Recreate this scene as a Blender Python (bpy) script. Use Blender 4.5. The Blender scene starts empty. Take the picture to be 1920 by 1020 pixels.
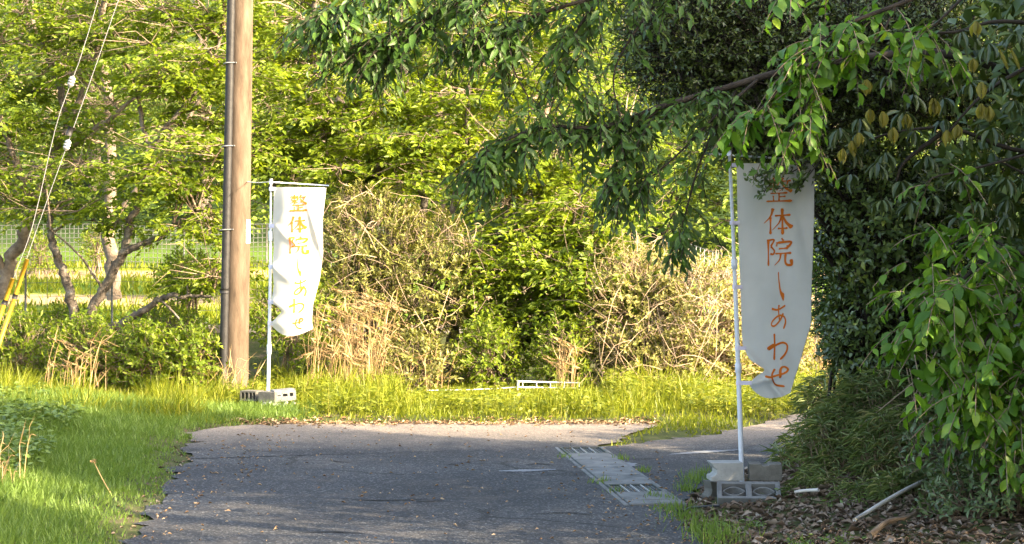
import bpy, bmesh, math, random
import numpy as np
from mathutils import Vector, Matrix

random.seed(7)
R = np.random.default_rng(11)
sc = bpy.context.scene
col = sc.collection

# ---------------------------------------------------------------- camera
F_PX, HORIZON, CAM_H = 3600.0, 455.0, 2.0
cam_d = bpy.data.cameras.new('camera')
cam_d.sensor_width = 36.0
cam_d.lens = 36.0 * F_PX / 1920.0
cam_d.shift_y = -(510.0 - HORIZON) / 1920.0
cam_d.clip_start, cam_d.clip_end = 0.1, 600.0
cam_o = bpy.data.objects.new('camera', cam_d)
cam_o.location = (0, 0, CAM_H)
cam_o.rotation_euler = (math.radians(90), 0, 0)
col.objects.link(cam_o)
sc.camera = cam_o

# ---------------------------------------------------------------- sky, sun, exposure
SUN_EL = math.radians(25.0)
SUN_H = Vector((0.85, -0.53)).normalized()          # towards the sun, seen from above
SUN_AZ = math.atan2(SUN_H.x, SUN_H.y)
w = bpy.data.worlds.new('World'); sc.world = w; w.use_nodes = True
nt = w.node_tree
sky = nt.nodes.new('ShaderNodeTexSky'); sky.sky_type = 'NISHITA'; sky.sun_disc = False
sky.sun_elevation = SUN_EL; sky.sun_rotation = SUN_AZ
sky.air_density = 1.0; sky.dust_density = 4.0; sky.ozone_density = 0.4
bg = nt.nodes['Background']; bg.inputs['Strength'].default_value = 0.15
nt.links.new(sky.outputs[0], bg.inputs[0])
sun_d = bpy.data.lights.new('sun', 'SUN'); sun_d.energy = 3.8; sun_d.angle = math.radians(0.53)
sun_d.color = (1.0, 0.83, 0.60)
sun_o = bpy.data.objects.new('sun', sun_d); col.objects.link(sun_o)
to_sun = Vector((SUN_H.x * math.cos(SUN_EL), SUN_H.y * math.cos(SUN_EL), math.sin(SUN_EL)))
sun_o.rotation_euler = to_sun.to_track_quat('Z', 'Y').to_euler()
sun_o.location = (20, -5, 20)
vs = sc.view_settings
vs.view_transform = 'Standard'; vs.look = 'None'; vs.gamma = 1.0; vs.use_curve_mapping = False
vs.exposure = 2.65
vs.use_white_balance = True; vs.white_balance_temperature = 6900; vs.white_balance_tint = 10     # the camera's balance for open shade
sc.cycles.max_bounces = 10; sc.cycles.transmission_bounces = 6; sc.cycles.transparent_max_bounces = 8
sc.cycles.diffuse_bounces = 4; sc.cycles.glossy_bounces = 2

# ---------------------------------------------------------------- helpers
def at(px, py, d):
    """a point of the place, from where it shows in the photograph and how far away it stands"""
    return Vector(((px - 960.0) / F_PX * d, d, CAM_H - (py - HORIZON) / F_PX * d))
def ground_at(px, py):
    return at(px, py, F_PX * CAM_H / (py - HORIZON))

def tag(o, label=None, cat=None, group=None, kind=None):
    if label: o['label'] = label
    if cat: o['category'] = cat
    if group: o['group'] = group
    if kind: o['kind'] = kind
    return o
def empty(name, loc, label=None, cat=None, group=None):
    o = bpy.data.objects.new(name, None); o.location = loc; o.empty_display_size = 0.2
    col.objects.link(o); tag(o, label, cat, group); return o
def base_of(parent):
    v = Vector((0, 0, 0))
    while parent is not None:
        v += parent.location; parent = parent.parent
    return v
def mesh(name, V, Fa, mat=None, parent=None, smooth=False, mats=None, midx=None):
    """V, Fa in place coordinates; stored relative to the parent's base"""
    me = bpy.data.meshes.new(name)
    V = np.asarray(V, dtype=np.float64).reshape(-1, 3)
    b = np.array(base_of(parent)) if parent is not None else np.zeros(3)
    V = V - b
    if isinstance(Fa, np.ndarray) and Fa.ndim == 2:
        n, k = Fa.shape
        me.vertices.add(len(V)); me.vertices.foreach_set('co', V.astype(np.float32).ravel())
        me.loops.add(n * k); me.loops.foreach_set('vertex_index', Fa.astype(np.int32).ravel())
        me.polygons.add(n)
        me.polygons.foreach_set('loop_start', np.arange(0, n * k, k, dtype=np.int32))
        me.polygons.foreach_set('loop_total', np.full(n, k, dtype=np.int32))
        if midx is not None: me.polygons.foreach_set('material_index', np.asarray(midx, dtype=np.int32))
        if smooth: me.polygons.foreach_set('use_smooth', np.ones(n, dtype=bool))
        me.update(calc_edges=True)
    else:
        me.from_pydata([tuple(v) for v in V], [], [tuple(f) for f in Fa])
        if smooth:
            for p in me.polygons: p.use_smooth = True
        if midx is not None:
            for p, i in zip(me.polygons, midx): p.material_index = int(i)
    for m in (mats or ([mat] if mat else [])): me.materials.append(m)
    o = bpy.data.objects.new(name, me); col.objects.link(o)
    if parent is not None: o.parent = parent
    return o
class MB:
    def __init__(s): s.V = []; s.F = []; s.n = 0
    def add(s, V, Fa):
        V = np.asarray(V, dtype=float).reshape(-1, 3)
        for f in Fa: s.F.append(tuple(int(i) + s.n for i in f))
        s.V.append(V); s.n += len(V); return s
    def box(s, c, size, M=None):
        x, y, z = [q / 2 for q in size]
        V = np.array([(-x,-y,-z),(x,-y,-z),(x,y,-z),(-x,y,-z),(-x,-y,z),(x,-y,z),(x,y,z),(-x,y,z)])
        if M is not None: V = V @ np.array(M.to_3x3()).T
        return s.add(V + np.array(c), [(0,3,2,1),(4,5,6,7),(0,1,5,4),(1,2,6,5),(2,3,7,6),(3,0,4,7)])
    def tube(s, pts, rad, sides=6, caps=True):
        V, Fa = tube_arrays(pts, rad, sides, caps); return s.add(V, Fa)
    def build(s, name, mat, parent=None, smooth=False, bevel=0):
        o = mesh(name, np.concatenate(s.V), s.F, mat, parent, smooth)
        if bevel:
            m = o.modifiers.new('bevel', 'BEVEL'); m.width = bevel; m.segments = 2; m.limit_method = 'ANGLE'
        return o
def tube_arrays(pts, rad, sides=6, caps=True):
    P = np.array([tuple(p) for p in pts], dtype=float); n = len(P)
    r = np.broadcast_to(np.asarray(rad, dtype=float), (n,)) if np.ndim(rad) == 0 else np.asarray(rad, dtype=float)
    if len(r) != n: r = np.interp(np.linspace(0, 1, n), np.linspace(0, 1, len(r)), r)
    T = np.gradient(P, axis=0); T /= np.linalg.norm(T, axis=1, keepdims=True) + 1e-9
    up = np.array([0, 0, 1.0]) if abs(T[:, 2]).mean() < .8 else np.array([0, 1.0, 0])
    A = np.cross(T, up); A /= np.linalg.norm(A, axis=1, keepdims=True) + 1e-9
    B = np.cross(T, A)
    a = np.arange(sides) * 2 * np.pi / sides
    V = P[:, None] + r[:, None, None] * (np.cos(a)[None, :, None] * A[:, None] + np.sin(a)[None, :, None] * B[:, None])
    Fa = []
    for i in range(n - 1):
        for j in range(sides):
            k = (j + 1) % sides
            Fa.append((i*sides+j, i*sides+k, (i+1)*sides+k, (i+1)*sides+j))
    if caps:
        Fa.append(tuple(range(sides))); Fa.append(tuple((n-1)*sides + j for j in reversed(range(sides))))
    return V.reshape(-1, 3), Fa
def smooth_line(pts, n=14):
    """Catmull-Rom through points"""
    P = [np.array(tuple(p), dtype=float) for p in pts]
    P = [2*P[0]-P[1]] + P + [2*P[-1]-P[-2]]
    out = []; seg = len(P) - 3; k = max(2, n // seg)
    for i in range(seg):
        a, b, c, d = P[i:i+4]
        for t in np.linspace(0, 1, k, endpoint=False):
            out.append(.5*((2*b)+(-a+c)*t+(2*a-5*b+4*c-d)*t*t+(-a+3*b-3*c+d)*t**3))
    out.append(P[-2]); return np.array(out)
def unit(v): return v / (np.linalg.norm(v, axis=-1, keepdims=True) + 1e-9)
def noise1(x, seed=0):
    x = np.asarray(x, dtype=float)
    return (np.sin(x*1.7+seed)+np.sin(x*3.1+seed*2.3)*.6+np.sin(x*6.7+seed*1.1)*.35)/1.95
def noise2(x, y, seed=0):
    return (np.sin(x*1.3+y*.7+seed)+np.sin(-x*.9+y*1.9+seed*1.7)+np.sin(x*2.9+y*1.1+seed*.3)*.6+np.sin(x*1.7-y*3.7+seed*2.9)*.5)/3.1
def sstep(a, b, x):
    t = np.clip((x-a)/(b-a), 0, 1); return t*t*(3-2*t)

# ---------------------------------------------------------------- materials
def new_mat(name):
    m = bpy.data.materials.new(name); m.use_nodes = True
    n = m.node_tree.nodes; l = m.node_tree.links
    return m, n, l, n['Principled BSDF'], n['Material Output']
def ramp(n, stops):
    r = n.new('ShaderNodeValToRGB'); e = r.color_ramp.elements
    while len(e) < len(stops): e.new(0.5)
    for el, (p, c) in zip(e, stops): el.position = p; el.color = (*c, 1)
    return r
def leafmat(name, stops, trans=0.35, rough=0.5, tint=(1.25, 1.2, 0.5), spec=0.4, patch=0.25, under=None, per_object=False):
    m, n, l, b, out = new_mat(name)
    g = n.new('ShaderNodeNewGeometry'); tc = n.new('ShaderNodeTexCoord')
    nz = n.new('ShaderNodeTexNoise'); nz.inputs['Scale'].default_value = 1.6; nz.inputs['Detail'].default_value = 2
    l.new(tc.outputs['Object'], nz.inputs['Vector'])
    mx = n.new('ShaderNodeMix'); mx.data_type = 'FLOAT'; mx.inputs[0].default_value = patch
    oi = n.new('ShaderNodeObjectInfo') if per_object else None
    l.new(oi.outputs['Random'] if per_object else g.outputs['Random Per Island'], mx.inputs[2]); l.new(nz.outputs['Fac'], mx.inputs[3])
    r = ramp(n, stops); l.new(mx.outputs[0], r.inputs[0])
    c = r.outputs[0]
    if under:
        u = n.new('ShaderNodeMix'); u.data_type = 'RGBA'
        l.new(g.outputs['Backfacing'], u.inputs[0]); l.new(c, u.inputs[6]); u.inputs[7].default_value = (*under, 1)
        c = u.outputs[2]
    l.new(c, b.inputs['Base Color'])
    b.inputs['Roughness'].default_value = rough; b.inputs['Specular IOR Level'].default_value = spec
    t = n.new('ShaderNodeBsdfTranslucent')
    mul = n.new('ShaderNodeMix'); mul.data_type = 'RGBA'; mul.blend_type = 'MULTIPLY'; mul.inputs[0].default_value = 1
    l.new(r.outputs[0], mul.inputs[6]); mul.inputs[7].default_value = (*tint, 1)
    l.new(mul.outputs[2], t.inputs['Color'])
    ms = n.new('ShaderNodeMixShader'); ms.inputs[0].default_value = trans
    l.new(b.outputs[0], ms.inputs[1]); l.new(t.outputs[0], ms.inputs[2]); l.new(ms.outputs[0], out.inputs[0])
    return m
def noisemat(name, stops, scale=8, detail=6, rough=0.85, bump=0.3, bscale=None, spec=0.3, stretch=None, dist=0.01, metallic=0):
    m, n, l, b, out = new_mat(name)
    tc = n.new('ShaderNodeTexCoord'); src = tc.outputs['Object']
    if stretch:
        mp = n.new('ShaderNodeMapping'); mp.inputs['Scale'].default_value = stretch
        l.new(src, mp.inputs[0]); src = mp.outputs[0]
    nz = n.new('ShaderNodeTexNoise'); nz.inputs['Scale'].default_value = scale; nz.inputs['Detail'].default_value = detail
    nz.inputs['Roughness'].default_value = 0.65
    l.new(src, nz.inputs['Vector'])
    r = ramp(n, stops); l.new(nz.outputs['Fac'], r.inputs[0]); l.new(r.outputs[0], b.inputs['Base Color'])
    b.inputs['Roughness'].default_value = rough; b.inputs['Specular IOR Level'].default_value = spec
    b.inputs['Metallic'].default_value = metallic
    if bump:
        n2 = n.new('ShaderNodeTexNoise'); n2.inputs['Scale'].default_value = bscale or scale*4; n2.inputs['Detail'].default_value = 5
        l.new(src, n2.inputs['Vector'])
        bp = n.new('ShaderNodeBump'); bp.inputs['Strength'].default_value = bump; bp.inputs['Distance'].default_value = dist
        l.new(n2.outputs['Fac'], bp.inputs['Height']); l.new(bp.outputs[0], b.inputs['Normal'])
    return m
M = {}
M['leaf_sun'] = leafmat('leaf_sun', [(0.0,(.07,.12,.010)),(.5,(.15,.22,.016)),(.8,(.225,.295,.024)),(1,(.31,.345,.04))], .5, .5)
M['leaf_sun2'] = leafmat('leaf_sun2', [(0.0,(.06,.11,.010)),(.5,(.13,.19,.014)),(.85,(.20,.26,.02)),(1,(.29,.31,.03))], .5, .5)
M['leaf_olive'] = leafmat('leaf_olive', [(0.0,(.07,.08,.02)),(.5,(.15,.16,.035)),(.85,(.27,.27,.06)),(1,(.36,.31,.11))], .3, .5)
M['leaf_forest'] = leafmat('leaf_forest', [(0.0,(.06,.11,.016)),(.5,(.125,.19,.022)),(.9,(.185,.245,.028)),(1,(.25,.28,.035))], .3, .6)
M['leaf_vine'] = leafmat('leaf_vine', [(0.0,(.10,.12,.025)),(.4,(.20,.20,.05)),(.75,(.32,.29,.09)),(1,(.27,.34,.05))], .3, .6)
M['leaf_small'] = leafmat('leaf_small', [(0.0,(.04,.065,.016)),(.5,(.08,.12,.026)),(.9,(.12,.16,.035)),(.97,(.18,.19,.035)),(1,(.34,.26,.04))], .25, .33, spec=.6)
def twin(key, stops, *a, **k):
    M[key] = leafmat(key, stops, *a, **k); M[key+'_single'] = leafmat(key+'_single', stops, *a, **{**k, 'per_object': True, 'patch': 0})
twin('leaf_zelkova', [(0.0,(.035,.08,.012)),(.5,(.066,.14,.02)),(.85,(.10,.19,.027)),(1,(.19,.26,.034))], .36, .42, (1.3,1.25,.6), under=(.10,.15,.07))
twin('leaf_fresh', [(0.0,(.05,.13,.013)),(.5,(.095,.21,.018)),(.85,(.14,.27,.024)),(1,(.24,.35,.035))], .42, .40, (1.3,1.3,.6))
twin('leaf_camellia', [(0.0,(.045,.075,.022)),(.5,(.082,.13,.032)),(.78,(.12,.175,.04)),(.9,(.20,.25,.035)),(1,(.28,.31,.05))], .22, .36, spec=.5)
twin('leaf_oak', [(0.0,(.035,.06,.02)),(.5,(.065,.10,.032)),(.9,(.10,.14,.045)),(1,(.15,.18,.05))], .18, .33, spec=.6)
twin('leaf_bronze', [(0.0,(.15,.14,.02)),(.5,(.24,.22,.035)),(1,(.34,.30,.06))], .4, .45)
M['leaf_sasa'] = leafmat('leaf_sasa', [(0.0,(.08,.13,.045)),(.5,(.16,.22,.08)),(.75,(.24,.29,.11)),(.88,(.38,.34,.18)),(1,(.50,.43,.27))], .3, .45)
M['leaf_ground'] = leafmat('leaf_ground', [(0.0,(.05,.085,.032)),(.5,(.095,.145,.055)),(.9,(.15,.20,.08)),(1,(.25,.25,.12))], .2, .4)
M['grass_short'] = leafmat('grass_short', [(0.0,(.075,.135,.03)),(.5,(.145,.23,.048)),(.85,(.215,.305,.075)),(1,(.40,.37,.17))], .35, .5, patch=.5)
M['grass_tall'] = leafmat('grass_tall', [(0.0,(.08,.115,.014)),(.45,(.18,.22,.018)),(.75,(.26,.285,.03)),(.9,(.38,.34,.08)),(1,(.50,.40,.17))], .4, .5, patch=.35)
M['weed'] = leafmat('weed', [(0.0,(.06,.11,.02)),(.5,(.115,.185,.032)),(.85,(.17,.24,.05)),(1,(.24,.28,.08))], .3, .5)
M['straw'] = leafmat('straw', [(0.0,(.20,.13,.06)),(.5,(.38,.26,.12)),(1,(.55,.41,.22))], .2, .6, tint=(1,1,.8))
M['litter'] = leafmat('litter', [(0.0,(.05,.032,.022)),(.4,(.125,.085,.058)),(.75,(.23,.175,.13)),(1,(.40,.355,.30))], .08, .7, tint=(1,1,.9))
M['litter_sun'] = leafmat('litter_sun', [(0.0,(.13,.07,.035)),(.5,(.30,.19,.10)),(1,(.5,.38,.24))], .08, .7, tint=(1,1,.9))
M['bark'] = noisemat('bark', [(.3,(.035,.028,.022)),(.5,(.10,.082,.065)),(.62,(.16,.14,.115)),(.75,(.30,.28,.24))], 9, 8, .9, .8, 40, dist=.02)
M['bark_pale'] = noisemat('bark_pale', [(.3,(.10,.075,.055)),(.55,(.22,.175,.135)),(.75,(.36,.31,.25))], 9, 8, .9, .6, 40, dist=.02)
M['twig'] = noisemat('twig', [(.3,(.11,.08,.055)),(.7,(.27,.21,.15))], 6, 4, .9, 0)
M['pale_wood'] = noisemat('pale_wood', [(.3,(.42,.40,.36)),(.7,(.62,.60,.56))], 6, 6, .85, .3)
M['twig_tan'] = noisemat('twig_tan', [(.3,(.19,.13,.085)),(.7,(.44,.34,.24))], 6, 4, .9, 0)
M['twig_dark'] = noisemat('twig_dark', [(.3,(.018,.014,.011)),(.7,(.05,.04,.03))], 6, 4, .9, 0)
M['concrete_pole'] = noisemat('concrete_pole', [(.28,(.038,.026,.017)),(.42,(.075,.053,.035)),(.55,(.108,.077,.052)),(.66,(.135,.099,.068)),(.8,(.185,.14,.10))], 9, 12, .9, .6, 90, stretch=(1,1,.22), dist=.008)
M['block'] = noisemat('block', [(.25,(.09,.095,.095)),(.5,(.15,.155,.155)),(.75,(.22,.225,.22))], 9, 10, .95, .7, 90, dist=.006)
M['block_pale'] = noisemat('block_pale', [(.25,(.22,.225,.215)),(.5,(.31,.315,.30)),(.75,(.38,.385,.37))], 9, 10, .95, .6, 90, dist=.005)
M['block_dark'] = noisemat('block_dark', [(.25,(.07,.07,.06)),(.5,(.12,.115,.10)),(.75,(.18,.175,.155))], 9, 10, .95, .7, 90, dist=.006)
M['cover'] = noisemat('cover', [(.25,(.06,.063,.063)),(.42,(.12,.125,.122)),(.55,(.165,.17,.165)),(.75,(.23,.23,.225))], 5, 12, .92, .5, 120, dist=.004)
M['steel'] = noisemat('steel', [(.3,(.35,.36,.38)),(.7,(.5,.51,.53))], 20, 4, .45, .1, metallic=.8)
M['grate'] = noisemat('grate', [(.3,(.05,.065,.065)),(.7,(.09,.105,.10))], 20, 4, .6, .2, metallic=.3)
M['white_pole'] = noisemat('white_pole', [(.3,(.55,.60,.68)),(.7,(.66,.71,.78))], 5, 3, .35, 0, spec=.5)
M['white_paint'] = noisemat('white_paint', [(.3,(.62,.62,.6)),(.7,(.8,.8,.78))], 5, 3, .45, 0)
M['tab'] = noisemat('tab', [(.3,(.55,.52,.68)),(.7,(.68,.66,.80))], 5, 3, .6, 0)
M['black_plastic'] = noisemat('black_plastic', [(.3,(.012,.012,.013)),(.7,(.028,.027,.027))], 12, 4, .55, .15)
M['yellow_plastic'] = noisemat('yellow_plastic', [(.25,(.16,.09,.012)),(.45,(.30,.175,.016)),(.7,(.42,.26,.03))], 12, 4, .5, .1)
M['porcelain'] = noisemat('porcelain', [(.3,(.22,.215,.21)),(.7,(.32,.315,.31))], 12, 4, .35, 0, spec=.5)
M['wire'] = noisemat('wire', [(.3,(.18,.18,.18)),(.7,(.27,.27,.27))], 12, 4, .6, 0, metallic=.2)
M['net'] = noisemat('net', [(.3,(.07,.072,.072)),(.7,(.15,.155,.155))], 12, 4, .6, 0, metallic=.2)
M['ledge'] = noisemat('ledge', [(.3,(.16,.15,.14)),(.7,(.28,.26,.24))], 4, 8, .95, .4)
def cloth_mat():
    m, n, l, b, out = new_mat('banner_cloth')
    tc = n.new('ShaderNodeTexCoord')
    nz = n.new('ShaderNodeTexNoise'); nz.inputs['Scale'].default_value = 3; nz.inputs['Detail'].default_value = 6
    l.new(tc.outputs['Object'], nz.inputs['Vector'])
    r = ramp(n, [(.3,(.52,.515,.485)),(.7,(.61,.605,.575))]); l.new(nz.outputs['Fac'], r.inputs[0])
    l.new(r.outputs[0], b.inputs['Base Color']); b.inputs['Roughness'].default_value = .8
    b.inputs['Specular IOR Level'].default_value = .2
    wv = n.new('ShaderNodeTexNoise'); wv.inputs['Scale'].default_value = 300
    l.new(tc.outputs['Object'], wv.inputs['Vector'])
    bp = n.new('ShaderNodeBump'); bp.inputs['Strength'].default_value = .15; bp.inputs['Distance'].default_value = .002
    l.new(wv.outputs['Fac'], bp.inputs['Height']); l.new(bp.outputs[0], b.inputs['Normal'])
    t = n.new('ShaderNodeBsdfTranslucent'); l.new(r.outputs[0], t.inputs[0])
    ms = n.new('ShaderNodeMixShader'); ms.inputs[0].default_value = .4
    l.new(b.outputs[0], ms.inputs[1]); l.new(t.outputs[0], ms.inputs[2]); l.new(ms.outputs[0], out.inputs[0])
    return m
M['cloth'] = cloth_mat()
M['ink'] = leafmat('orange_ink', [(0,(.53,.125,.014)),(1,(.59,.16,.02))], .15, .7, tint=(1,1,1), spec=.1)
def asphalt_mat():
    m, n, l, b, out = new_mat('asphalt')
    tc = n.new('ShaderNodeTexCoord'); O = tc.outputs['Object']
    big = n.new('ShaderNodeTexNoise'); big.inputs['Scale'].default_value = .55; big.inputs['Detail'].default_value = 5
    l.new(O, big.inputs['Vector'])
    r1 = ramp(n, [(.3,(.026,.0275,.0305)),(.5,(.036,.038,.0415)),(.62,(.047,.0485,.051)),(.75,(.062,.0625,.063))]); l.new(big.outputs['Fac'], r1.inputs[0])
    # aggregate: pale stones in dark binder
    vo = n.new('ShaderNodeTexVoronoi'); vo.inputs['Scale'].default_value = 75; l.new(O, vo.inputs['Vector'])
    sr = n.new('ShaderNodeSeparateColor'); l.new(vo.outputs['Color'], sr.inputs[0])
    r2 = ramp(n, [(0,(.5,.5,.51)),(.55,(.85,.85,.86)),(.85,(1.35,1.35,1.35)),(.97,(3.6,3.5,3.3))]); l.new(sr.outputs[0], r2.inputs[0])
    mu = n.new('ShaderNodeMix'); mu.data_type = 'RGBA'; mu.blend_type = 'MULTIPLY'; mu.inputs[0].default_value = 1
    l.new(r1.outputs[0], mu.inputs[6]); l.new(r2.outputs[0], mu.inputs[7])
    # hairline cracks of the old surfacing
    wn = n.new('ShaderNodeTexNoise'); wn.inputs['Scale'].default_value = 1.1; wn.inputs['Detail'].default_value = 6; l.new(O, wn.inputs['Vector'])
    wa = n.new('ShaderNodeMix'); wa.data_type = 'RGBA'; wa.blend_type = 'ADD'; wa.inputs[0].default_value = .7; l.new(O, wa.inputs[6]); l.new(wn.outputs['Color'], wa.inputs[7])
    ve = n.new('ShaderNodeTexVoronoi'); ve.feature = 'DISTANCE_TO_EDGE'; ve.inputs['Scale'].default_value = .75; l.new(wa.outputs[2], ve.inputs['Vector'])
    rc = ramp(n, [(0,(.35,.35,.35)),(.012,(.45,.45,.45)),(.03,(1,1,1))]); l.new(ve.outputs['Distance'], rc.inputs[0])
    mc = n.new('ShaderNodeMix'); mc.data_type = 'RGBA'; mc.blend_type = 'MULTIPLY'
    cm = n.new('ShaderNodeMapRange'); cm.inputs[1].default_value = .48; cm.inputs[2].default_value = .6; l.new(big.outputs['Fac'], cm.inputs[0]); l.new(cm.outputs[0], mc.inputs[0])
    l.new(mu.outputs[2], mc.inputs[6]); l.new(rc.outputs[0], mc.inputs[7]); mu = mc
    # dust tone towards the far edge, with the strip's sunlight put into its colour
    sx = n.new('ShaderNodeSeparateXYZ'); l.new(O, sx.inputs[0])
    mr = n.new('ShaderNodeMapRange'); mr.inputs[1].default_value = 18.3; mr.inputs[2].default_value = 21.3; l.new(sx.outputs['Y'], mr.inputs[0])
    n3 = n.new('ShaderNodeTexNoise'); n3.inputs['Scale'].default_value = 1.4; n3.inputs['Detail'].default_value = 8; n3.inputs['Roughness'].default_value = .7
    l.new(O, n3.inputs['Vector'])
    ad = n.new('ShaderNodeMath'); ad.operation = 'MULTIPLY_ADD'; l.new(n3.outputs['Fac'], ad.inputs[0]); ad.inputs[1].default_value = 1.2; ad.inputs[2].default_value = -.62
    sm = n.new('ShaderNodeMath'); sm.operation = 'ADD'; sm.use_clamp = True; l.new(ad.outputs[0], sm.inputs[0]); l.new(mr.outputs[0], sm.inputs[1])
    k = n.new('ShaderNodeMath'); k.operation = 'MULTIPLY'; k.inputs[1].default_value = .85; l.new(sm.outputs[0], k.inputs[0])
    mx = n.new('ShaderNodeMix'); mx.data_type = 'RGBA'; l.new(k.outputs[0], mx.inputs[0])
    l.new(mu.outputs[2], mx.inputs[6]); 
    r3 = ramp(n, [(0,(.13,.108,.09)),(.5,(.25,.205,.16)),(1,(.40,.33,.26))]); l.new(sr.outputs[1], r3.inputs[0])
    l.new(r3.outputs[0], mx.inputs[7])
    l.new(mx.outputs[2], b.inputs['Base Color']); b.inputs['Roughness'].default_value = .85; b.inputs['Specular IOR Level'].default_value = .3
    bp = n.new('ShaderNodeBump'); bp.inputs['Strength'].default_value = .6; bp.inputs['Distance'].default_value = .006
    l.new(vo.outputs['Distance'], bp.inputs['Height']); l.new(bp.outputs[0], b.inputs['Normal'])
    return m
M['asphalt'] = asphalt_mat()
M['patch'] = noisemat('cement_patch', [(.3,(.13,.14,.155)),(.7,(.22,.23,.24))], 5, 8, .9, .4, 90, dist=.004)
M['crack'] = noisemat('crack', [(.3,(.012,.012,.012)),(.7,(.025,.024,.024))], 5, 4, .95, 0)
def soil_mat():
    m, n, l, b, out = new_mat('soil')
    tc = n.new('ShaderNodeTexCoord'); O = tc.outputs['Object']
    sx = n.new('ShaderNodeSeparateXYZ'); l.new(O, sx.inputs[0])
    nz = n.new('ShaderNodeTexNoise'); nz.inputs['Scale'].default_value = 3; nz.inputs['Detail'].default_value = 9; nz.inputs['Roughness'].default_value = .7
    l.new(O, nz.inputs['Vector'])
    near = ramp(n, [(.3,(.035,.03,.02)),(.5,(.06,.075,.022)),(.7,(.13,.10,.07))]); l.new(nz.outputs['Fac'], near.inputs[0])
    # the field beyond the ledge: strips of crop and bare soil
    nw = n.new('ShaderNodeTexNoise'); nw.inputs['Scale'].default_value = .5; nw.inputs['Detail'].default_value = 4; l.new(O, nw.inputs['Vector'])
    yy = n.new('ShaderNodeMath'); yy.operation = 'MULTIPLY_ADD'; l.new(nw.outputs['Fac'], yy.inputs[0]); yy.inputs[1].default_value = 1.5; l.new(sx.outputs['Y'], yy.inputs[2])
    sn = n.new('ShaderNodeMath'); sn.operation = 'SINE'
    s2 = n.new('ShaderNodeMath'); s2.operation = 'MULTIPLY'; s2.inputs[1].default_value = 1.05; l.new(yy.outputs[0], s2.inputs[0]); l.new(s2.outputs[0], sn.inputs[0])
    st = n.new('ShaderNodeMath'); st.operation = 'MULTIPLY_ADD'; st.inputs[1].default_value = .35; st.inputs[2].default_value = .5; l.new(sn.outputs[0], st.inputs[0])
    fld = ramp(n, [(.2,(.10,.17,.02)),(.55,(.16,.21,.03)),(.7,(.34,.24,.13)),(.9,(.40,.29,.17))]); l.new(st.outputs[0], fld.inputs[0])
    far = n.new('ShaderNodeMapRange'); far.inputs[1].default_value = 31.5; far.inputs[2].default_value = 32.5; l.new(sx.outputs['Y'], far.inputs[0])
    m1 = n.new('ShaderNodeMix'); m1.data_type = 'RGBA'; l.new(far.outputs[0], m1.inputs[0]); l.new(near.outputs[0], m1.inputs[6]); l.new(fld.outputs[0], m1.inputs[7])
    hill = n.new('ShaderNodeMapRange'); hill.inputs[1].default_value = 45; hill.inputs[2].default_value = 47; l.new(sx.outputs['Y'], hill.inputs[0])
    m2 = n.new('ShaderNodeMix'); m2.data_type = 'RGBA'; l.new(hill.outputs[0], m2.inputs[0]); l.new(m1.outputs[2], m2.inputs[6]); m2.inputs[7].default_value = (.03,.055,.015,1)
    l.new(m2.outputs[2], b.inputs['Base Color']); b.inputs['Roughness'].default_value = .95; b.inputs['Specular IOR Level'].default_value = .1
    bp = n.new('ShaderNodeBump'); bp.inputs['Strength'].default_value = .8; bp.inputs['Distance'].default_value = .04
    l.new(nz.outputs['Fac'], bp.inputs['Height']); l.new(bp.outputs[0], b.inputs['Normal'])
    return m
M['soil'] = soil_mat()
# ---------------------------------------------------------------- ground and road
ROAD = np.array([(-2.6,2),(-2.5,9),(-2.42,11),(-2.46,12.3),(-2.56,12.9),(-2.58,13.6),(-2.72,14.3),(-2.70,15.0),(-2.86,15.7),(-2.86,16.4),(-3.02,17.1),(-2.98,17.8),
  (-3.18,18.6),(-3.2,19.4),(-3.36,20.1),(-3.22,20.75),(-2.9,21.05),(-2.3,21.25),(-1.6,21.2),(-.9,21.3),(-.2,21.2),(.5,21.32),(1.1,21.2),(1.5,21.3),(1.62,21.05),
  (1.36,20.4),(1.14,19.7),(1.0,19.2),(.9,18.8),(1.06,18.86),(1.3,19.25),(1.62,19.55),(2.1,20.1),(2.55,20.85),(3.0,21.7),(3.6,22.8),(4.6,24.4),(6.2,26.2),
  (7.4,24.8),(5.6,22.6),(4.3,21.0),(3.4,19.7),(2.85,18.7),(2.5,18.0),(2.3,17.3),(1.95,16.8),(1.66,16.2),(1.52,15.6),(1.36,14.9),(1.3,14.4),(1.22,13.6),(1.30,12.9),(1.34,11.5),(1.5,9),(1.6,2)])
def in_poly(x, y, P):
    x = np.asarray(x); y = np.asarray(y); c = np.zeros(x.shape, bool)
    j = len(P) - 1
    for i in range(len(P)):
        xi, yi = P[i]; xj, yj = P[j]
        c ^= ((yi > y) != (yj > y)) & (x < (xj - xi) * (y - yi) / (yj - yi + 1e-12) + xi)
        j = i
    return c
def poly_dist(x, y, P):
    d = np.full(np.shape(x), 1e9); n = len(P)
    for i in range(n):
        a = P[i]; b = P[(i+1) % n]; ab = b - a; L2 = ab @ ab
        t = np.clip(((x-a[0])*ab[0] + (y-a[1])*ab[1]) / L2, 0, 1)
        d = np.minimum(d, np.hypot(x-a[0]-t*ab[0], y-a[1]-t*ab[1]))
    return d
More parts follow.
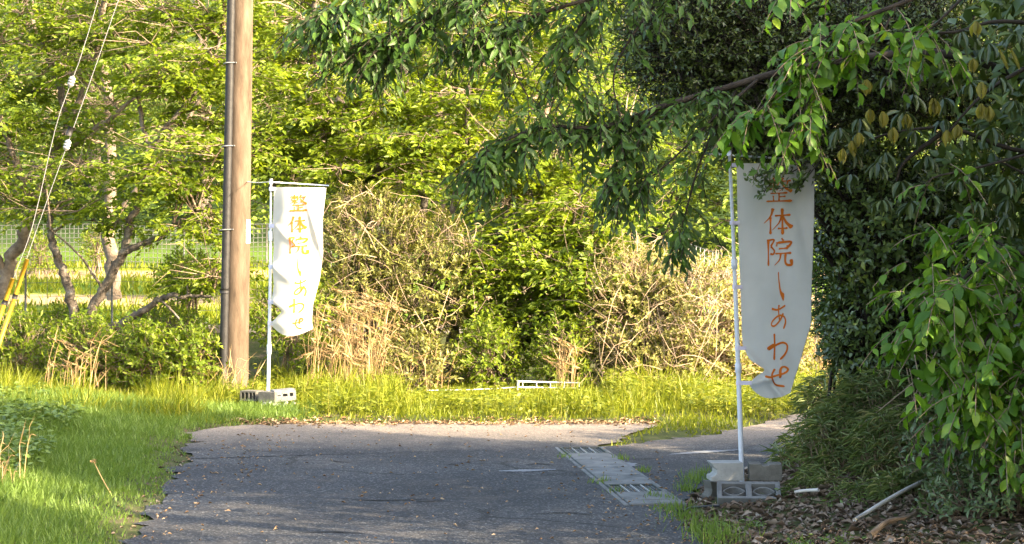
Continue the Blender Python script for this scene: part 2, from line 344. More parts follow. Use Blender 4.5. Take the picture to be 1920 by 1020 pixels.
def G(x, y):
    """height of the ground"""
    x = np.asarray(x, float); y = np.asarray(y, float)
    d = np.where(in_poly(x, y, ROAD), 0.0, poly_dist(x, y, ROAD))
    z = -0.02 + .045*sstep(0, .25, d)
    left = (x < -2) & (y < 22)
    z = z + np.where(left, .075*np.clip(d-.25, 0, 5), 0)
    right = sstep(-.2, .6, x - np.interp(y, [0, 12, 15, 17.2, 19, 21, 24, 27], [1.6, 1.6, 1.75, 2.4, 3.0, 4.2, 7, 9]))
    z = z + right*np.clip(d-.1, 0, 2.6)*.11*(y < 27)
    z = z + .05*noise2(x*1.3, y*1.3, 3)*sstep(.2, 1.2, d)
    fld = sstep(28, 32, y)*.55 + np.clip(y-32, 0, 14)*.068 + np.clip(y-46, 0, 200)*.32
    return z + fld
def axis(lo, hi, fine_lo, fine_hi, step, grow=1.25):
    a = list(np.arange(fine_lo, fine_hi, step)); s = step; v = fine_hi
    while v < hi: a.append(v); s *= grow; v += s
    s = step; v = fine_lo - step
    while v > lo: a.insert(0, v); s *= grow; v -= s
    return np.array([lo] + [q for q in a if lo < q < hi] + [hi])
gx = axis(-160, 160, -7, 7, .16); gy = axis(-40, 150, 11, 27, .16)
GX, GY = np.meshgrid(gx, gy)
GZ = G(GX.ravel(), GY.ravel()).reshape(GX.shape)
nx, ny = len(gx), len(gy)
idx = np.arange(nx*ny).reshape(ny, nx)
fq = np.stack([idx[:-1,:-1], idx[:-1,1:], idx[1:,1:], idx[1:,:-1]], -1).reshape(-1, 4)
ground = mesh('ground', np.stack([GX, GY, GZ], -1).reshape(-1, 3), fq, M['soil'], smooth=True)
tag(ground, 'rough earth ground with a field and a hillside behind', 'ground', kind='structure')

def poly_mesh(name, P, z, mat, parent=None):
    bm = bmesh.new()
    f = bm.faces.new([bm.verts.new((p[0], p[1], z)) for p in P]); bmesh.ops.triangulate(bm, faces=[f])
    b = base_of(parent) if parent else Vector()
    for v in bm.verts: v.co -= b
    bmesh.ops.recalc_face_normals(bm, faces=bm.faces)
    if sum(f.normal.z for f in bm.faces) < 0: bmesh.ops.reverse_faces(bm, faces=bm.faces)
    me = bpy.data.meshes.new(name); bm.to_mesh(me); bm.free(); me.materials.append(mat)
    o = bpy.data.objects.new(name, me); col.objects.link(o); o.parent = parent; return o
def rough_edge(P, amp=.05, step=.12, seed=0):
    out = []; rr = np.random.default_rng(seed)
    for i in range(len(P)):
        a = P[i]; b = P[(i+1) % len(P)]; n = max(1, int(np.hypot(*(b-a))/step))
        for k in range(n): out.append(a + (b-a)*k/n + rr.normal(0, amp*.4, 2))
    return np.array(out)
road = poly_mesh('road', rough_edge(ROAD, .12), 0.0, M['asphalt'])
tag(road, 'grey asphalt road running to the bend and its side lane', 'road', kind='structure')
# pale cement trench fill across the road, and dark cracks: flat sheets on the road
def strip(name, pts, wid, z, mat, parent, seed=0):
    rr = np.random.default_rng(seed)
    P = smooth_line([(p[0], p[1], 0) for p in pts], 24)[:, :2]
    T = unit(np.gradient(P, axis=0)); N = np.stack([-T[:,1], T[:,0]], 1)
    t = np.linspace(0, 1, len(P)); wv = wid*(.25+.75*np.sin(np.pi*np.clip(t,.03,.97)))*(.7+.6*rr.random(len(P)))
    V = np.concatenate([P + N*wv[:,None]/2, P - N*wv[:,None]/2]); n = len(P)
    V3 = np.column_stack([V, np.full(len(V), z)])
    return mesh(name, V3, [(i, i+1, n+i+1, n+i) for i in range(n-1)], mat, parent)
def gpt(px, py): v = ground_at(px, py); return (v.x, v.y)
strip('cement_seam', [gpt(935,884), gpt(985,883), gpt(1042,881)], .16, .005, M['patch'], road, 1)
strip('cement_seam', [gpt(1142,873), gpt(1160,871), gpt(1186,875)], .30, .005, M['patch'], road, 2)
strip('cement_seam', [gpt(1255,853), gpt(1320,848), gpt(1385,844)], .16, .005, M['patch'], road, 3)
for k, (a, b, c) in enumerate([((985,872),(1010,870),(1036,873)), ((620,864),(640,867),(668,866)), ((775,940),(800,941),(830,938)), ((835,872),(848,871),(862,872)),
        ((1180,862),(1210,861),(1245,860)), ((640,936),(720,939),(800,936)), ((560,1000),(620,998),(690,1001)), ((1000,965),(1060,962),(1110,966))]):
    strip('crack', [gpt(*a), gpt(*b), gpt(*c)], .032, .006, M['crack'], road, 10+k)

# ---------------------------------------------------------------- roadside drain
d0 = np.array([1.10, 14.62]); d1 = np.array([.655, 18.72]); dl = np.linalg.norm(d1-d0); du = (d1-d0)/dl; dn = np.array([du[1], -du[0]])
ang = math.atan2(du[1], du[0]); RZ = Matrix.Rotation(ang, 4, 'Z')
drain = empty('drain', (d0[0], d0[1], 0), 'concrete roadside drain with slab covers and two steel grates beside the road', 'drain')
for sgn, wd in ((-1, .035), (1, .03)):
    c = (d0+d1)/2 + dn*sgn*(.20+wd/2+.008)
    MB().box((c[0], c[1], -.042), (dl, wd, .1), RZ).build('side_wall', M['cover'], drain, bevel=.006)
pos = 0.0
for kind, ln in (('c',.20),('c',.47),('g',.50),('c',.56),('c',.56),('c',.84),('c',.33),('g',.52)):
    c = d0 + du*(pos+ln/2); pos += ln + .012
    hz = random.uniform(-.003, .004)
    if kind == 'c':
        MB().box((c[0], c[1], -.043+hz), (ln, .395, .12), RZ @ Matrix.Rotation(random.uniform(-.008,.008), 4, 'X')).build('concrete_cover', M['cover'], drain, bevel=.008)
    else:
        gf = MB()
        for sy in (-1, 1):
            q = c + dn*sy*.19; gf.box((q[0], q[1], -.015), (ln, .016, .06), RZ)
        for sx_ in (-1, 1):
            q = c + du*sx_*(ln/2-.008); gf.box((q[0], q[1], -.0155), (.016, .364, .058), RZ)
        g = gf.build('grate', M['grate'], drain)
        MB().box((c[0], c[1], -.07), (ln-.034, .362, .02), RZ).build('grate_bed', M['crack'], g)
        for j in range(13):
            q = c + dn*(-.168+.028*j)
            if j % 3 == 0 and 0 < j < 12:
                MB().box((q[0], q[1], -.004), (ln-.034, .009, .03), RZ).build('grate_bar', M['steel'], g)
            else:
                MB().box((q[0], q[1], -.014), (ln-.034, .011, .03), RZ).build('grate_bar', M['grate'], g)
# ---------------------------------------------------------------- banners
STROKES = {
 'sei': [([(6,15),(50,12)],5,6),([(14,23),(15,37)],5,4),([(14,23),(46,20),(44,36)],5,5),([(16,36),(43,34)],4,4),([(29,2),(30,58)],6,5),([(27,37),(18,47),(4,54)],6,2),([(32,40),(46,50)],4,7),
         ([(66,2),(60,14),(51,24)],7,2),([(58,17),(94,13)],5,6),([(84,15),(76,34),(50,56)],6,2),([(60,24),(74,42),(98,56)],4,10),
         ([(17,64),(82,61)],5,6),([(50,62),(50,92)],7,6),([(51,77),(75,75)],5,6),([(28,73),(29,92)],6,5),([(2,95),(98,92)],6,8)],
 'tai': [([(34,3),(25,32),(3,58)],9,2),([(25,34),(25,97)],7,7),([(40,30),(94,26)],6,7),([(66,3),(67,98)],9,8),([(65,30),(54,56),(31,82)],7,2),([(68,30),(80,54),(99,72)],5,12),([(50,76),(84,74)],6,6)],
 'in':  [([(13,8),(14,98)],8,5),([(8,10),(33,7),(22,30)],6,5),([(22,30),(35,45),(30,57),(20,55)],5,6),([(60,1),(67,10)],6,7),([(45,15),(42,30)],7,5),([(46,17),(92,13),(88,26),(78,32)],6,8),
         ([(50,38),(82,35)],5,7),([(38,55),(95,52)],5,7),([(57,55),(53,76),(35,96)],6,2),([(74,55),(73,82),(80,93),(96,92),(94,74)],6,9)],
 'shi': [([(14,0),(24,40),(46,78),(92,100)],10,22)],
 'a':   [([(8,18),(45,22),(92,4)],8,6),([(52,2),(50,28),(58,70)],8,6),([(80,36),(58,66),(26,88),(6,84),(16,66),(52,46),(84,50),(94,72),(82,100)],7,7)],
 'wa':  [([(33,0),(35,45),(34,100)],7,7),([(0,58),(30,42),(8,60),(40,44),(72,34),(92,42),(92,62),(80,82),(62,98)],8,6)],
 'se':  [([(0,46),(24,50),(50,44),(84,34),(98,16),(84,4),(70,16),(66,58)],7,8),([(46,14),(32,40),(30,58),(48,88),(86,97)],7,7)],
}
def stroke_ribbon(pts, w0, w1):
    """a brush stroke: polyline in a 100-unit box -> centre line, half widths (brush head at both ends)"""
    P = smooth_line([(p[0], p[1], 0) for p in pts], max(14, 7*len(pts)))[:, :2]
    t = np.linspace(0, 1, len(P))
    wd = w0 + (w1-w0)*t
    wd = wd*(1+.35*np.exp(-(t/.10)**2)) * (1 - .35*np.exp(-((t-.5)/.3)**2)*(len(pts) == 2))
    if w1 > 4: wd = wd*(1+.30*np.exp(-((t-.93)/.10)**2))
    wd[0] *= .55; wd[-1] *= .5
    T = unit(np.gradient(P, axis=0)); N = np.stack([-T[:,1], T[:,0]], 1)
    return P + N*wd[:,None]/2, P - N*wd[:,None]/2
def banner(label, d, pole_px, joints, bar_px, left, right, sag, tabs, chars, W, pole_r, bold=1.0):
    s = F_PX/d
    def pt(px, py, off=0.0): v = at(px, py, d); return np.array([v.x, d + off, v.z])
    (bx, by), (tx, ty) = pole_px
    root = empty('banner', tuple(pt(bx, by)), label, 'banner')
    n = 9; pl = MB()
    pole = MB().tube([pt(bx+(tx-bx)*k/n + (1.2*math.sin(math.pi*k/n)), by+(ty-by)*k/n) for k in range(n+1)], [pole_r, pole_r, pole_r*.95, pole_r*.72, pole_r*.66], 12).build('pole', M['white_pole'], root, True)
    for jy in joints:
        t = (jy-by)/(ty-by); jx = bx+(tx-bx)*t + 1.2*math.sin(math.pi*t); r = pole_r*1.32
        MB().tube([pt(jx, jy+10), pt(jx, jy+8), pt(jx, jy-8), pt(jx, jy-10)], [r*.75, r, r, r*.75], 12).build('joint_sleeve', M['white_pole'], pole, True)
    MB().tube([pt(tx, ty+5), pt(tx, ty-5)], pole_r*1.05, 10).build('top_cap', M['white_pole'], pole, True)
    (b0x, b0y), (b1x, b1y) = bar_px
    MB().tube([pt(b0x, b0y, .03), pt(b1x, b1y, .03)], .008, 8).build('crossbar', M['white_pole'], root, True)
    NU, NV = 60, 150
    vs_ = np.linspace(0, 1, NV); us = np.linspace(0, 1, NU)
    def edge(E):
        E = np.array(E, float); tt = E[:,0]
        v = vs_; k = np.interp(v, tt, E[:,1]), np.interp(v, tt, E[:,2])
        ker = np.array([1,2,3,2,1])/9
        return [np.convolve(np.pad(q, 2, mode='reflect', reflect_type='odd'), ker, 'valid') for q in k]
    lx, ly = edge(left); rx, ry = edge(right)
    U, Vv = np.meshgrid(us, vs_)
    PX = lx[:,None]*(1-U) + rx[:,None]*U
    PY = ly[:,None]*(1-U) + ry[:,None]*U + sag*np.sin(np.pi*U**.8)*sstep(.72, 1, Vv)
    def world(px, py, off=0.0):
        X = (px-960)/F_PX*d; Z = CAM_H-(py-HORIZON)/F_PX*d
        return np.stack([X, d + W(px, py) + off, Z], -1)
    idx = np.arange(NU*NV).reshape(NV, NU)
    fq = np.stack([idx[:-1,:-1], idx[1:,:-1], idx[1:,1:], idx[:-1,1:]], -1).reshape(-1, 4)
    cl = mesh('cloth', world(PX, PY).reshape(-1, 3), fq, M['cloth'], root, True)
    # hem along the free edge
    e = world(PX[:,-1]-1.0, PY[:,-1]); MB().tube(e[::3], .0035, 5).build('hem', M['cloth'], cl, True)
    names = ['character']*len(chars)
    for ch, (x0, x1, y0, y1) in chars:
        mb = MB()
        for k, (pts, w0, w1) in enumerate(STROKES[ch]):
            A, B = stroke_ribbon(pts, w0*bold, w1*bold); m = len(A)
            Q = np.concatenate([A, B]); px = x0+(x1-x0)*Q[:,0]/100; py = y0+(y1-y0)*Q[:,1]/100
            if ch == 'shi': px = x0+(x1-x0)*np.clip(Q[:,0],-20,140)/100
            mb.add(world(px, py, -.006-.0004*k), [(i, i+1, m+i+1, m+i) for i in range(m-1)])
        mb.build('character', M['ink'], cl)
    for ty_ in tabs:
        i = np.argmin(abs(ly-ty_)); t = (ty_-by)/(ty-by); jx = bx+(tx-bx)*t + 1.2*math.sin(math.pi*t)
        a = pt(jx, ty_); b = world(np.array(lx[i]+4.0), np.array(ly[i]))
        hh = 3.6/s; r = pole_r*1.15
        tb = MB(); V = []
        for q in range(9):
            an = math.pi*(q/8)+math.pi/2*0; V.append(a+np.array([-math.sin(an)*r, -math.cos(an)*r, 0]))
        ring = [a+np.array([0,-r,0])]+[a+np.array([-math.sin(math.pi*q/6)*r, -math.cos(math.pi*q/6)*r, 0]) for q in range(1,6)]+[a+np.array([0,r,0])]
        line = [b+np.array([0,-.004,0])]+ring+[b+np.array([0,.004,0])]
        V = [p+np.array([0,0,hh]) for p in line]+[p-np.array([0,0,hh]) for p in line]; m = len(line)
        tb.add(V, [(q, q+1, m+q+1, m+q) for q in range(m-1)]).build('tab', M['tab'], root)
    return root
def W_right(px, py):
    u = (px-1385)/140; v = (py-306)/430
    w_ = .05*np.sin(np.pi*np.clip(u,0,1)*1.1)*(.3+.7*v) + .018*np.sin(u*7+v*5) * v + .007*np.sin(u*13-v*8+1) + .006*np.sin(u*21+v*9)*sstep(.0,.5,u) + .005*np.sin(u*9-v*27+2)*v
    k = np.exp(-(((px-1507)-(py-440)*.18)/9)**2)*np.exp(-((py-445)/55)**2); w_ = w_ - .035*k           # crease on the right
    k2 = np.exp(-(((px-1425)-(py-690)*.75)/9)**2)*sstep(640, 690, py); w_ = w_ - .05*k2                # fold from the lower tab
    k3 = np.exp(-(((py-712)+(px-1440)*.25)/7)**2)*sstep(1395, 1420, px)*(1-sstep(1450,1490,px)); w_ = w_ - .05*k3
    return w_ + .08*sstep(.75, 1.05, v)*(u-.3)
banner('white banner with orange lettering hanging straight in the shade beside the concrete drain', 15.2, ((1392,926),(1368,287)), (495, 690), ((1318,287),(1530,301)),
    [(0,1381,306),(.25,1383,415),(.5,1388,530),(.74,1392,646),(.79,1404,674),(.86,1436,693),(.93,1410,713),(1,1404,719)],
    [(0,1528,306),(.25,1526,410),(.5,1522,520),(.68,1521,606),(.84,1505,662),(.95,1491,712),(1,1484,738)], 20, (310,418,538,653,718),
    [('sei',(1436,1486,332,380)),('tai',(1431,1486,389,441)),('in',(1434,1487,446,500)),('shi',(1458,1472,510,559)),('a',(1446,1476,571,617)),('wa',(1440,1480,626,676)),('se',(1434,1480,687,727))], W_right, .0195, 1.12)
def W_left(px, py):
    u = (px-512)/96; v = (py-350)/280
    w_ = .05*np.sin(u*3.4+v*6.5+.3)*(.35+.65*v) + .022*np.sin(u*6-v*9+1)*np.clip(u,0,1) + .005*np.sin(u*15+v*8)
    w_ = w_ - .12*np.sin(np.pi*np.clip(u,0,1)**.72)*(1+.35*np.sin(v*8.5+.6))
    for cy, kx, amp in ((423,.75,.035),(500,.7,.04),(566,.45,.04),(606,.3,.03)):
        k = np.exp(-(((py-cy)-(px-512)*kx)/10)**2)*np.exp(-((px-512)/50)**2); w_ = w_ - amp*k
        k = np.exp(-(((py-cy)+(px-512)*kx*1.3)/10)**2)*np.exp(-((px-512)/38)**2); w_ = w_ - amp*.7*k
    k = np.exp(-(((px-592)-(py-430)*.25)/6)**2)*np.exp(-((py-430)/60)**2); w_ = w_ - .05*k
    k = np.exp(-(((px-570)-(py-530)*-.55)/6)**2)*np.exp(-((py-520)/40)**2); w_ = w_ + .035*k
    return w_
banner('white banner with orange lettering rippling in the sun beside the utility pole', 23.2, ((502,763),(508,340)), (442, 655), ((505,341),(616,348)),
    [(0,514,351),(.28,511,423),(.42,514,465),(.55,511,500),(.66,515,533),(.78,510,566),(.83,526,576),(.88,531,584),(.94,517,598),(1,508,606)],
    [(0,612,352),(.25,606,410),(.5,606,475),(.68,599,525),(.82,588,570),(.93,586,600),(1,588,616)], 19, (354,423,500,566,606),
    [('sei',(545,579,365,397)),('tai',(541,577,405,437)),('in',(541,580,443,477)),('shi',(558,567,484,515)),('a',(553,577,524,555)),('wa',(544,573,559,586)),('se',(550,570,595,616))], W_left, .0205, 1.35)
a0 = at(507, 341, 23.25); a1 = at(462, 341, 25.0)
tag(MB().tube(smooth_line([a0, (a0+a1)/2+Vector((0,0,-.01)), a1], 6), .006, 5).build('cord', M['white_paint'], None, True), 'thin white cord from the sunlit banner to the utility pole', 'cord')

# ---------------------------------------------------------------- concrete blocks weighing the banners down
def block_faces(w_, h_, dp, holes, depth):
    """a box w x h x dp (front at y=0, back at +dp) whose front face has recesses (x0,x1,z0,z1)"""
    xs = sorted({0, w_, *[q for h in holes for q in h[:2]]}); zs = sorted({0, h_, *[q for h in holes for q in h[2:]]})
    V = []; Fq = []
    def q(*p): b = len(V); V.extend(p); Fq.append((b, b+1, b+2, b+3))
    H = {}
    for i in range(len(xs)-1):
        for j in range(len(zs)-1):
            cx, cz = (xs[i]+xs[i+1])/2, (zs[j]+zs[j+1])/2
            H[i,j] = any(a < cx < b and c < cz < d_ for a, b, c, d_ in holes)
    for (i,j), hole in H.items():
        a, b, c, e = xs[i], xs[i+1], zs[j], zs[j+1]; y = depth if hole else 0
        q((a,y,c),(b,y,c),(b,y,e),(a,y,e))
        if hole:
            if not H.get((i-1,j)): q((a,0,c),(a,depth,c),(a,depth,e),(a,0,e))
            if not H.get((i+1,j)): q((b,depth,c),(b,0,c),(b,0,e),(b,depth,e))
            if not H.get((i,j-1)): q((a,0,c),(b,0,c),(b,depth,c),(a,depth,c))
            if not H.get((i,j+1)): q((a,depth,e),(b,depth,e),(b,0,e),(a,0,e))
    q((0,dp,0),(0,dp,h_),(w_,dp,h_),(w_,dp,0)); q((0,0,0),(0,0,h_),(0,dp,h_),(0,dp,0)); q((w_,0,0),(w_,dp,0),(w_,dp,h_),(w_,0,h_))
    q((0,0,h_),(w_,0,h_),(w_,dp,h_),(0,dp,h_)); q((0,0,0),(0,dp,0),(w_,dp,0),(w_,0,0))
    return np.array(V, float), Fq
def put(V, rot, loc):
    return V @ np.array(rot.to_3x3()).T + np.array(loc)
def E3(x, y, z): return Matrix.Rotation(math.radians(z), 4, 'Z') @ Matrix.Rotation(math.radians(y), 4, 'Y') @ Matrix.Rotation(math.radians(x), 4, 'X')
def weld(o, bev=.004):
    bm = bmesh.new(); bm.from_mesh(o.data); bmesh.ops.remove_doubles(bm, verts=bm.verts, dist=1e-4); bmesh.ops.recalc_face_normals(bm, faces=bm.faces); bm.to_mesh(o.data); bm.free()
    m = o.modifiers.new('bevel', 'BEVEL'); m.width = bev; m.segments = 2; m.limit_method = 'ANGLE'
    return o
# right stand: lower block tipped up so that its cells show, two blocks on top of it, a stub behind
B0 = at(1346, 946, 14.5)
def lower_block():
    L_, H_ = .475, .21
    V, Fq = block_faces(L_, H_, .10, [(.035,.215,.03,.18),(.26,.44,.03,.18)], .075)
    mb = MB(); mb.add(V, Fq)
    for cx in (.125, .35):          # the curved webs inside each cell
        for sg in (-1, 1):
            pts = [(cx-.085+.17*k/10, .105+sg*.052*math.sin(math.pi*k/10)) for k in range(11)]
            for y0, y1 in ((.012, .075),):
                V2 = []; th = .012
                for (x, z) in pts: V2 += [(x, y0, z-th/2), (x, y0, z+th/2), (x, y1, z-th/2), (x, y1, z+th/2)]
                f = []
                for k in range(10):
                    a = 4*k; b = a+4; f += [(a, a+1, b+1, b), (a+1, a+3, b+3, b+1), (a, b, b+2, a+2)]
                mb.add(V2, f)
    rot = E3(-60, 0, -4)
    mb.V = [put(v, rot, (B0.x, B0.y, .072)) for v in mb.V]
    o = mb.build('concrete_block', M['block'], None)
    return tag(weld(o, .006), 'grey hollow concrete block on its side, lowest under the shaded banner', 'block')
lower_block()
def notched_block(name, label, loc, rot, w_, h_, dp, notch, mat, top_notch=False):
    n_ = notch
    prof = [(0,0),(w_,0),(w_,h_)]
    if top_notch: prof += [(w_*.62,h_),(w_*.58,h_-.014),(w_*.40,h_-.014),(w_*.36,h_)]
    prof += [(0,h_)]
    if n_: prof += [(n_*.6,h_*.74),(n_,h_*.62),(n_,h_*.42),(n_*.6,h_*.30),(0,h_*.24)]
    m = len(prof)
    V = np.array([(x,0,z) for x,z in prof]+[(x,dp,z) for x,z in prof], float)
    Fq = [tuple(range(m)), tuple(reversed(range(m,2*m)))]+[(i,m+i,m+(i+1)%m,(i+1)%m) for i in range(m)]
    o = mesh(name, put(V, rot, loc), Fq, mat)
    return tag(weld(o, .004), label, 'block')
p = at(1340, 906, 14.74)
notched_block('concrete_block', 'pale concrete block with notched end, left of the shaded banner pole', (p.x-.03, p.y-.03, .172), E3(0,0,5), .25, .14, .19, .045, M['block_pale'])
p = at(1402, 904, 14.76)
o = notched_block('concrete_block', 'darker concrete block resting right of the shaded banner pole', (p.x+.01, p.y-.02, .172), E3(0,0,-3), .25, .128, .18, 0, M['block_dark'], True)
p = at(1330, 938, 15.0)
notched_block('concrete_block', 'small mossy concrete stub standing behind the lowest block', (p.x-.01, p.y-.05, -.01), E3(0,6,20), .09, .15, .14, .02, M['block_dark'])
# left stand
p = at(516, 754, 22.85)
V, Fq = block_faces(.26, .135, .19, [(.03,.075,.065,.075),(.10,.155,.055,.085),(.185,.225,.05,.09)], .06)
o = mesh('concrete_block', put(V, E3(0,-4,22), (p.x, p.y, p.z)), Fq, M['block']); tag(weld(o), 'sunlit concrete block with small holes in its face, under the rippling banner', 'block')
p = at(482, 755, 22.9)
notched_block('concrete_block', 'concrete block coloured dark for its shaded side, beside the sunlit one, under the rippling banner', (p.x+.01, p.y+.02, p.z), E3(0,0,-26), .235, .13, .19, 0, M['block_dark'])  # darker concrete colour carries the shade of its turned side
p = at(450, 752, 23.05)
V, Fq = block_faces(.22, .12, .19, [(.02,.055,.02,.10),(.075,.11,.02,.10),(.13,.165,.02,.10),(.18,.21,.02,.10)], .09)
o = mesh('concrete_block', put(V, E3(0,0,-24), (p.x-.01, p.y+.06, p.z)), Fq, M['block_dark']); tag(weld(o, .003), 'ribbed concrete block at the left end of the rippling banner stand', 'block')
p = at(520, 762, 22.9)
def stone(label, c, size, rot, mat, seed):
    rr = np.random.default_rng(seed); bm = bmesh.new(); bmesh.ops.create_icosphere(bm, subdivisions=2, radius=1)
    V = np.array([v.co[:] for v in bm.verts]); f = [tuple(v.index for v in q.verts) for q in bm.faces]; bm.free()
    V = np.sign(V)*np.abs(V)**.6; V *= 1+rr.normal(0,.06,(len(V),1)); V = V*np.array(size)/2
    return tag(mesh('stone', put(V, rot, c), f, mat), label, 'stone')
pg = at(516, 768, 22.8)
stone('flat grey stone wedged beneath the dark coloured block', (pg.x-.02, pg.y+.1, .05), (.30,.22,.09), E3(0,8,10), M['block'], 3)
for px, an, lab in ((512, 38, 'pale broken concrete shard leaning left under the sunlit block'), (533, -30, 'pale broken concrete shard at the middle under the sunlit block'), (547, -34, 'pale broken concrete shard at the right under the sunlit block')):
    q = at(px, 764, 22.78)
    mb = MB().box((q.x, q.y, .06), (.035, .06, .13), E3(0, -an, 12)); o = mb.build('concrete_shard', M['block_pale'], None, bevel=.006); tag(o, lab, 'block')

# ---------------------------------------------------------------- utility pole, guy wires
UD = 25.0
ub = at(441, 743, UD); ut = at(454, 0, UD); axis_u = (ut-ub)/(ut.z-ub.z)
upole = empty('utility_pole', (ub.x, ub.y, 0), 'tall brown concrete utility pole with black cable guard', 'pole')
HT = 12.0
zz = np.linspace(-.3, HT, 30)
MB().tube([(ub.x+axis_u.x*z, UD, z) for z in zz], [.168-.0048*max(z,0) for z in zz], 28).build('shaft', M['concrete_pole'], upole, True)
def upt(z, ang, r): return np.array([ub.x+axis_u.x*z+math.cos(ang)*r, UD+math.sin(ang)*r, z])
ga = math.radians(222)
def rp(z): return .168-.0048*max(z,0)
guard = MB().tube([upt(z, ga, rp(z)+.022) for z in np.linspace(0,8.5,20)], .056, 14).build('cable_guard', M['black_plastic'], upole, True)
for k, py in enumerate((122, 277, 433)):
    z = at(436, py, UD).z; mb = MB()
    pts = [upt(z+.02*math.sin((a-200)/40), math.radians(a), rp(z)+(.094 if 204<a<240 else .012)) for a in (186,200,211,222,233,244,256)]
    mb.tube(pts, .010, 6); mb.build('band_clip', M['wire'], upole, True)
z = at(436, 545, UD).z; MB().tube([upt(z-.03, ga, rp(z)+.028), upt(z+.03, ga, rp(z)+.028)], .064, 12).build('guard_clamp', M['black_plastic'], upole, True)
z0, z1 = at(436, 456, UD).z, at(436, 412, UD).z
V = []; 
for a in np.radians(np.linspace(318, 352, 6)):
    V += [upt(z0, a, rp(z0)+.006), upt(z1, a, rp(z1)+.006)]
mesh('number_plate', V, [(2*i, 2*i+2, 2*i+3, 2*i+1) for i in range(5)], M['white_paint'], upole)
for z in (9.7, 11.2):
    MB().tube([(ub.x+axis_u.x*z, UD, z-.05), (ub.x+axis_u.x*z, UD, z+.05)], rp(z)+.012, 20).build('steel_band', M['steel'], upole, True)
def guy(label, pts_px, guard_px, insul, d=UD-.15):
    P = [at(px, py, d) for px, py in pts_px]
    root = empty('guy_wire', tuple(P[0]), label, 'guy wire')
    MB().tube(smooth_line(P, 24), .0045, 6).build('cable', M['wire'], root, True)
    g = [at(px, py, d-.03) for px, py in guard_px]
    MB().tube([g[0], g[0]*.5+g[1]*.5, g[1]], .029, 10).build('guard_tube', M['yellow_plastic'], root, True)
    m_ = g[0]*.42+g[1]*.58; dv = (g[1]-g[0]).normalized()
    MB().tube([m_-dv*.03, m_+dv*.03], .034, 10).build('guard_band', M['black_plastic'], root, True)
    for kind, px, py in insul:
        c = at(px, py, d-.01); ax = (P[-1]-P[0]).normalized()
        if kind == 'ball':
            prof = [(-.075,.010),(-.062,.030),(-.04,.044),(-.028,.046),(-.022,.036),(-.014,.036),(-.008,.047),(.008,.047),(.014,.036),(.022,.036),(.028,.046),(.04,.044),(.062,.030),(.075,.010)]
            MB().tube([c+ax*a for a, _ in prof], [r for _, r in prof], 14).build('insulator', M['porcelain'], root, True)
        else:
            MB().tube([c-ax*.06, c+ax*.06], .04, 8).build('clamp', M['black_plastic'], root, True)
    return root
guy('steel guy wire with white insulator and thick yellow guard, nearer the pole', [(-6,668),(50,485),(126,272),(170,150),(222,0),(330,-310),(456,-665)], [(-4,652),(51,486)], [('ball',126,272),('clamp',131,246)])
guy('steel guy wire with white insulator higher up and lower yellow guard, further left', [(-14,640),(26,520),(62,420),(104,240),(134,153),(166,60),(300,-390),(458,-880)], [(-12,628),(24,522)], [('ball',134,153)], UD-.35)

# ---------------------------------------------------------------- fences
def wire_panel(p0, p1, zb0, zb1, h, sx_, sz_, r):
    """a net of thin square wires between two posts"""
    p0 = np.array(p0[:2]); p1 = np.array(p1[:2]); L_ = np.linalg.norm(p1-p0); mb = MB()
    nxw = max(2, int(L_/sx_)); nzw = max(2, int(h/sz_))
    ang_ = math.atan2(p1[1]-p0[1], p1[0]-p0[0]); Rm = Matrix.Rotation(ang_, 4, 'Z')
    for i in range(nxw+1):
        t = i/nxw; q = p0+(p1-p0)*t; zb = zb0+(zb1-zb0)*t
        mb.box((q[0], q[1], zb+h/2), (r*2, r*2, h), Rm)
    sl = math.atan2(zb1-zb0, L_); Rm2 = Rm @ Matrix.Rotation(-sl, 4, 'Y')
    for j in range(nzw+1):
        q = (p0+p1)/2; mb.box((q[0], q[1]-2*r, (zb0+zb1)/2+h*j/nzw), (L_, r*2, r*2), Rm2)
    return mb
def fence(label, pts, h, sx_, sz_, r, post_r, mat, post_mat, over=.15):
    base = pts[0]; root = empty('wire_fence', (base[0], base[1], float(G(base[0], base[1]))), label, 'fence')
    for p in pts:
        g = float(G(p[0], p[1])); MB().tube([(p[0],p[1],g-.2),(p[0],p[1],g+h+over)], post_r, 8).build('post', post_mat, root, True)
    for a, b in zip(pts[:-1], pts[1:]):
        wire_panel(a, b, float(G(*a))+.04, float(G(*b))+.04, h, sx_, sz_, r).build('wire_mesh', mat, root)
    return root
def fx(px, d): return (px-960)/F_PX*d
fence('tall steel mesh fence along the back of the field, left', [(fx(px,44.5), 44.5) for px in (-40, 65, 180, 345, 500, 620, 760)], .95, .10, .10, .006, .022, M['net'], M['net'], .03)
fence('low wire fence on the ledge before the field', [(fx(px,32.2), 32.2) for px in (-60, 48, 210, 368, 520, 660)], .95, .30, .22, .0035, .018, M['net'], M['net'])
fence('pale netting fence seen between the shaded banner and the hedge', [(fx(1290,30.5), 30.5), (fx(1352,29.8), 29.8), (fx(1450,29), 29.0), (fx(1530,28.5), 28.5), (fx(1590,28.2), 28.2), (fx(1680,27.8),27.8)], 1.55, .10, .10, .005, .02, M['wire'], M['wire'])
# concrete ledge of the field
mb = MB()
for k in range(14):
    x0, x1 = -11+k*1.5, -11+(k+1)*1.5-.012
    mb = MB().box(((x0+x1)/2, 31.6, float(G((x0+x1)/2, 31.6))-.02), (x1-x0, .18, .26)); 
    if k == 0: lroot = empty('field_kerb', (-11, 31.6, .4), 'grey concrete kerb along the front edge of the field', 'kerb')
    mb.build('kerb_stone', M['ledge'], lroot, bevel=.01)
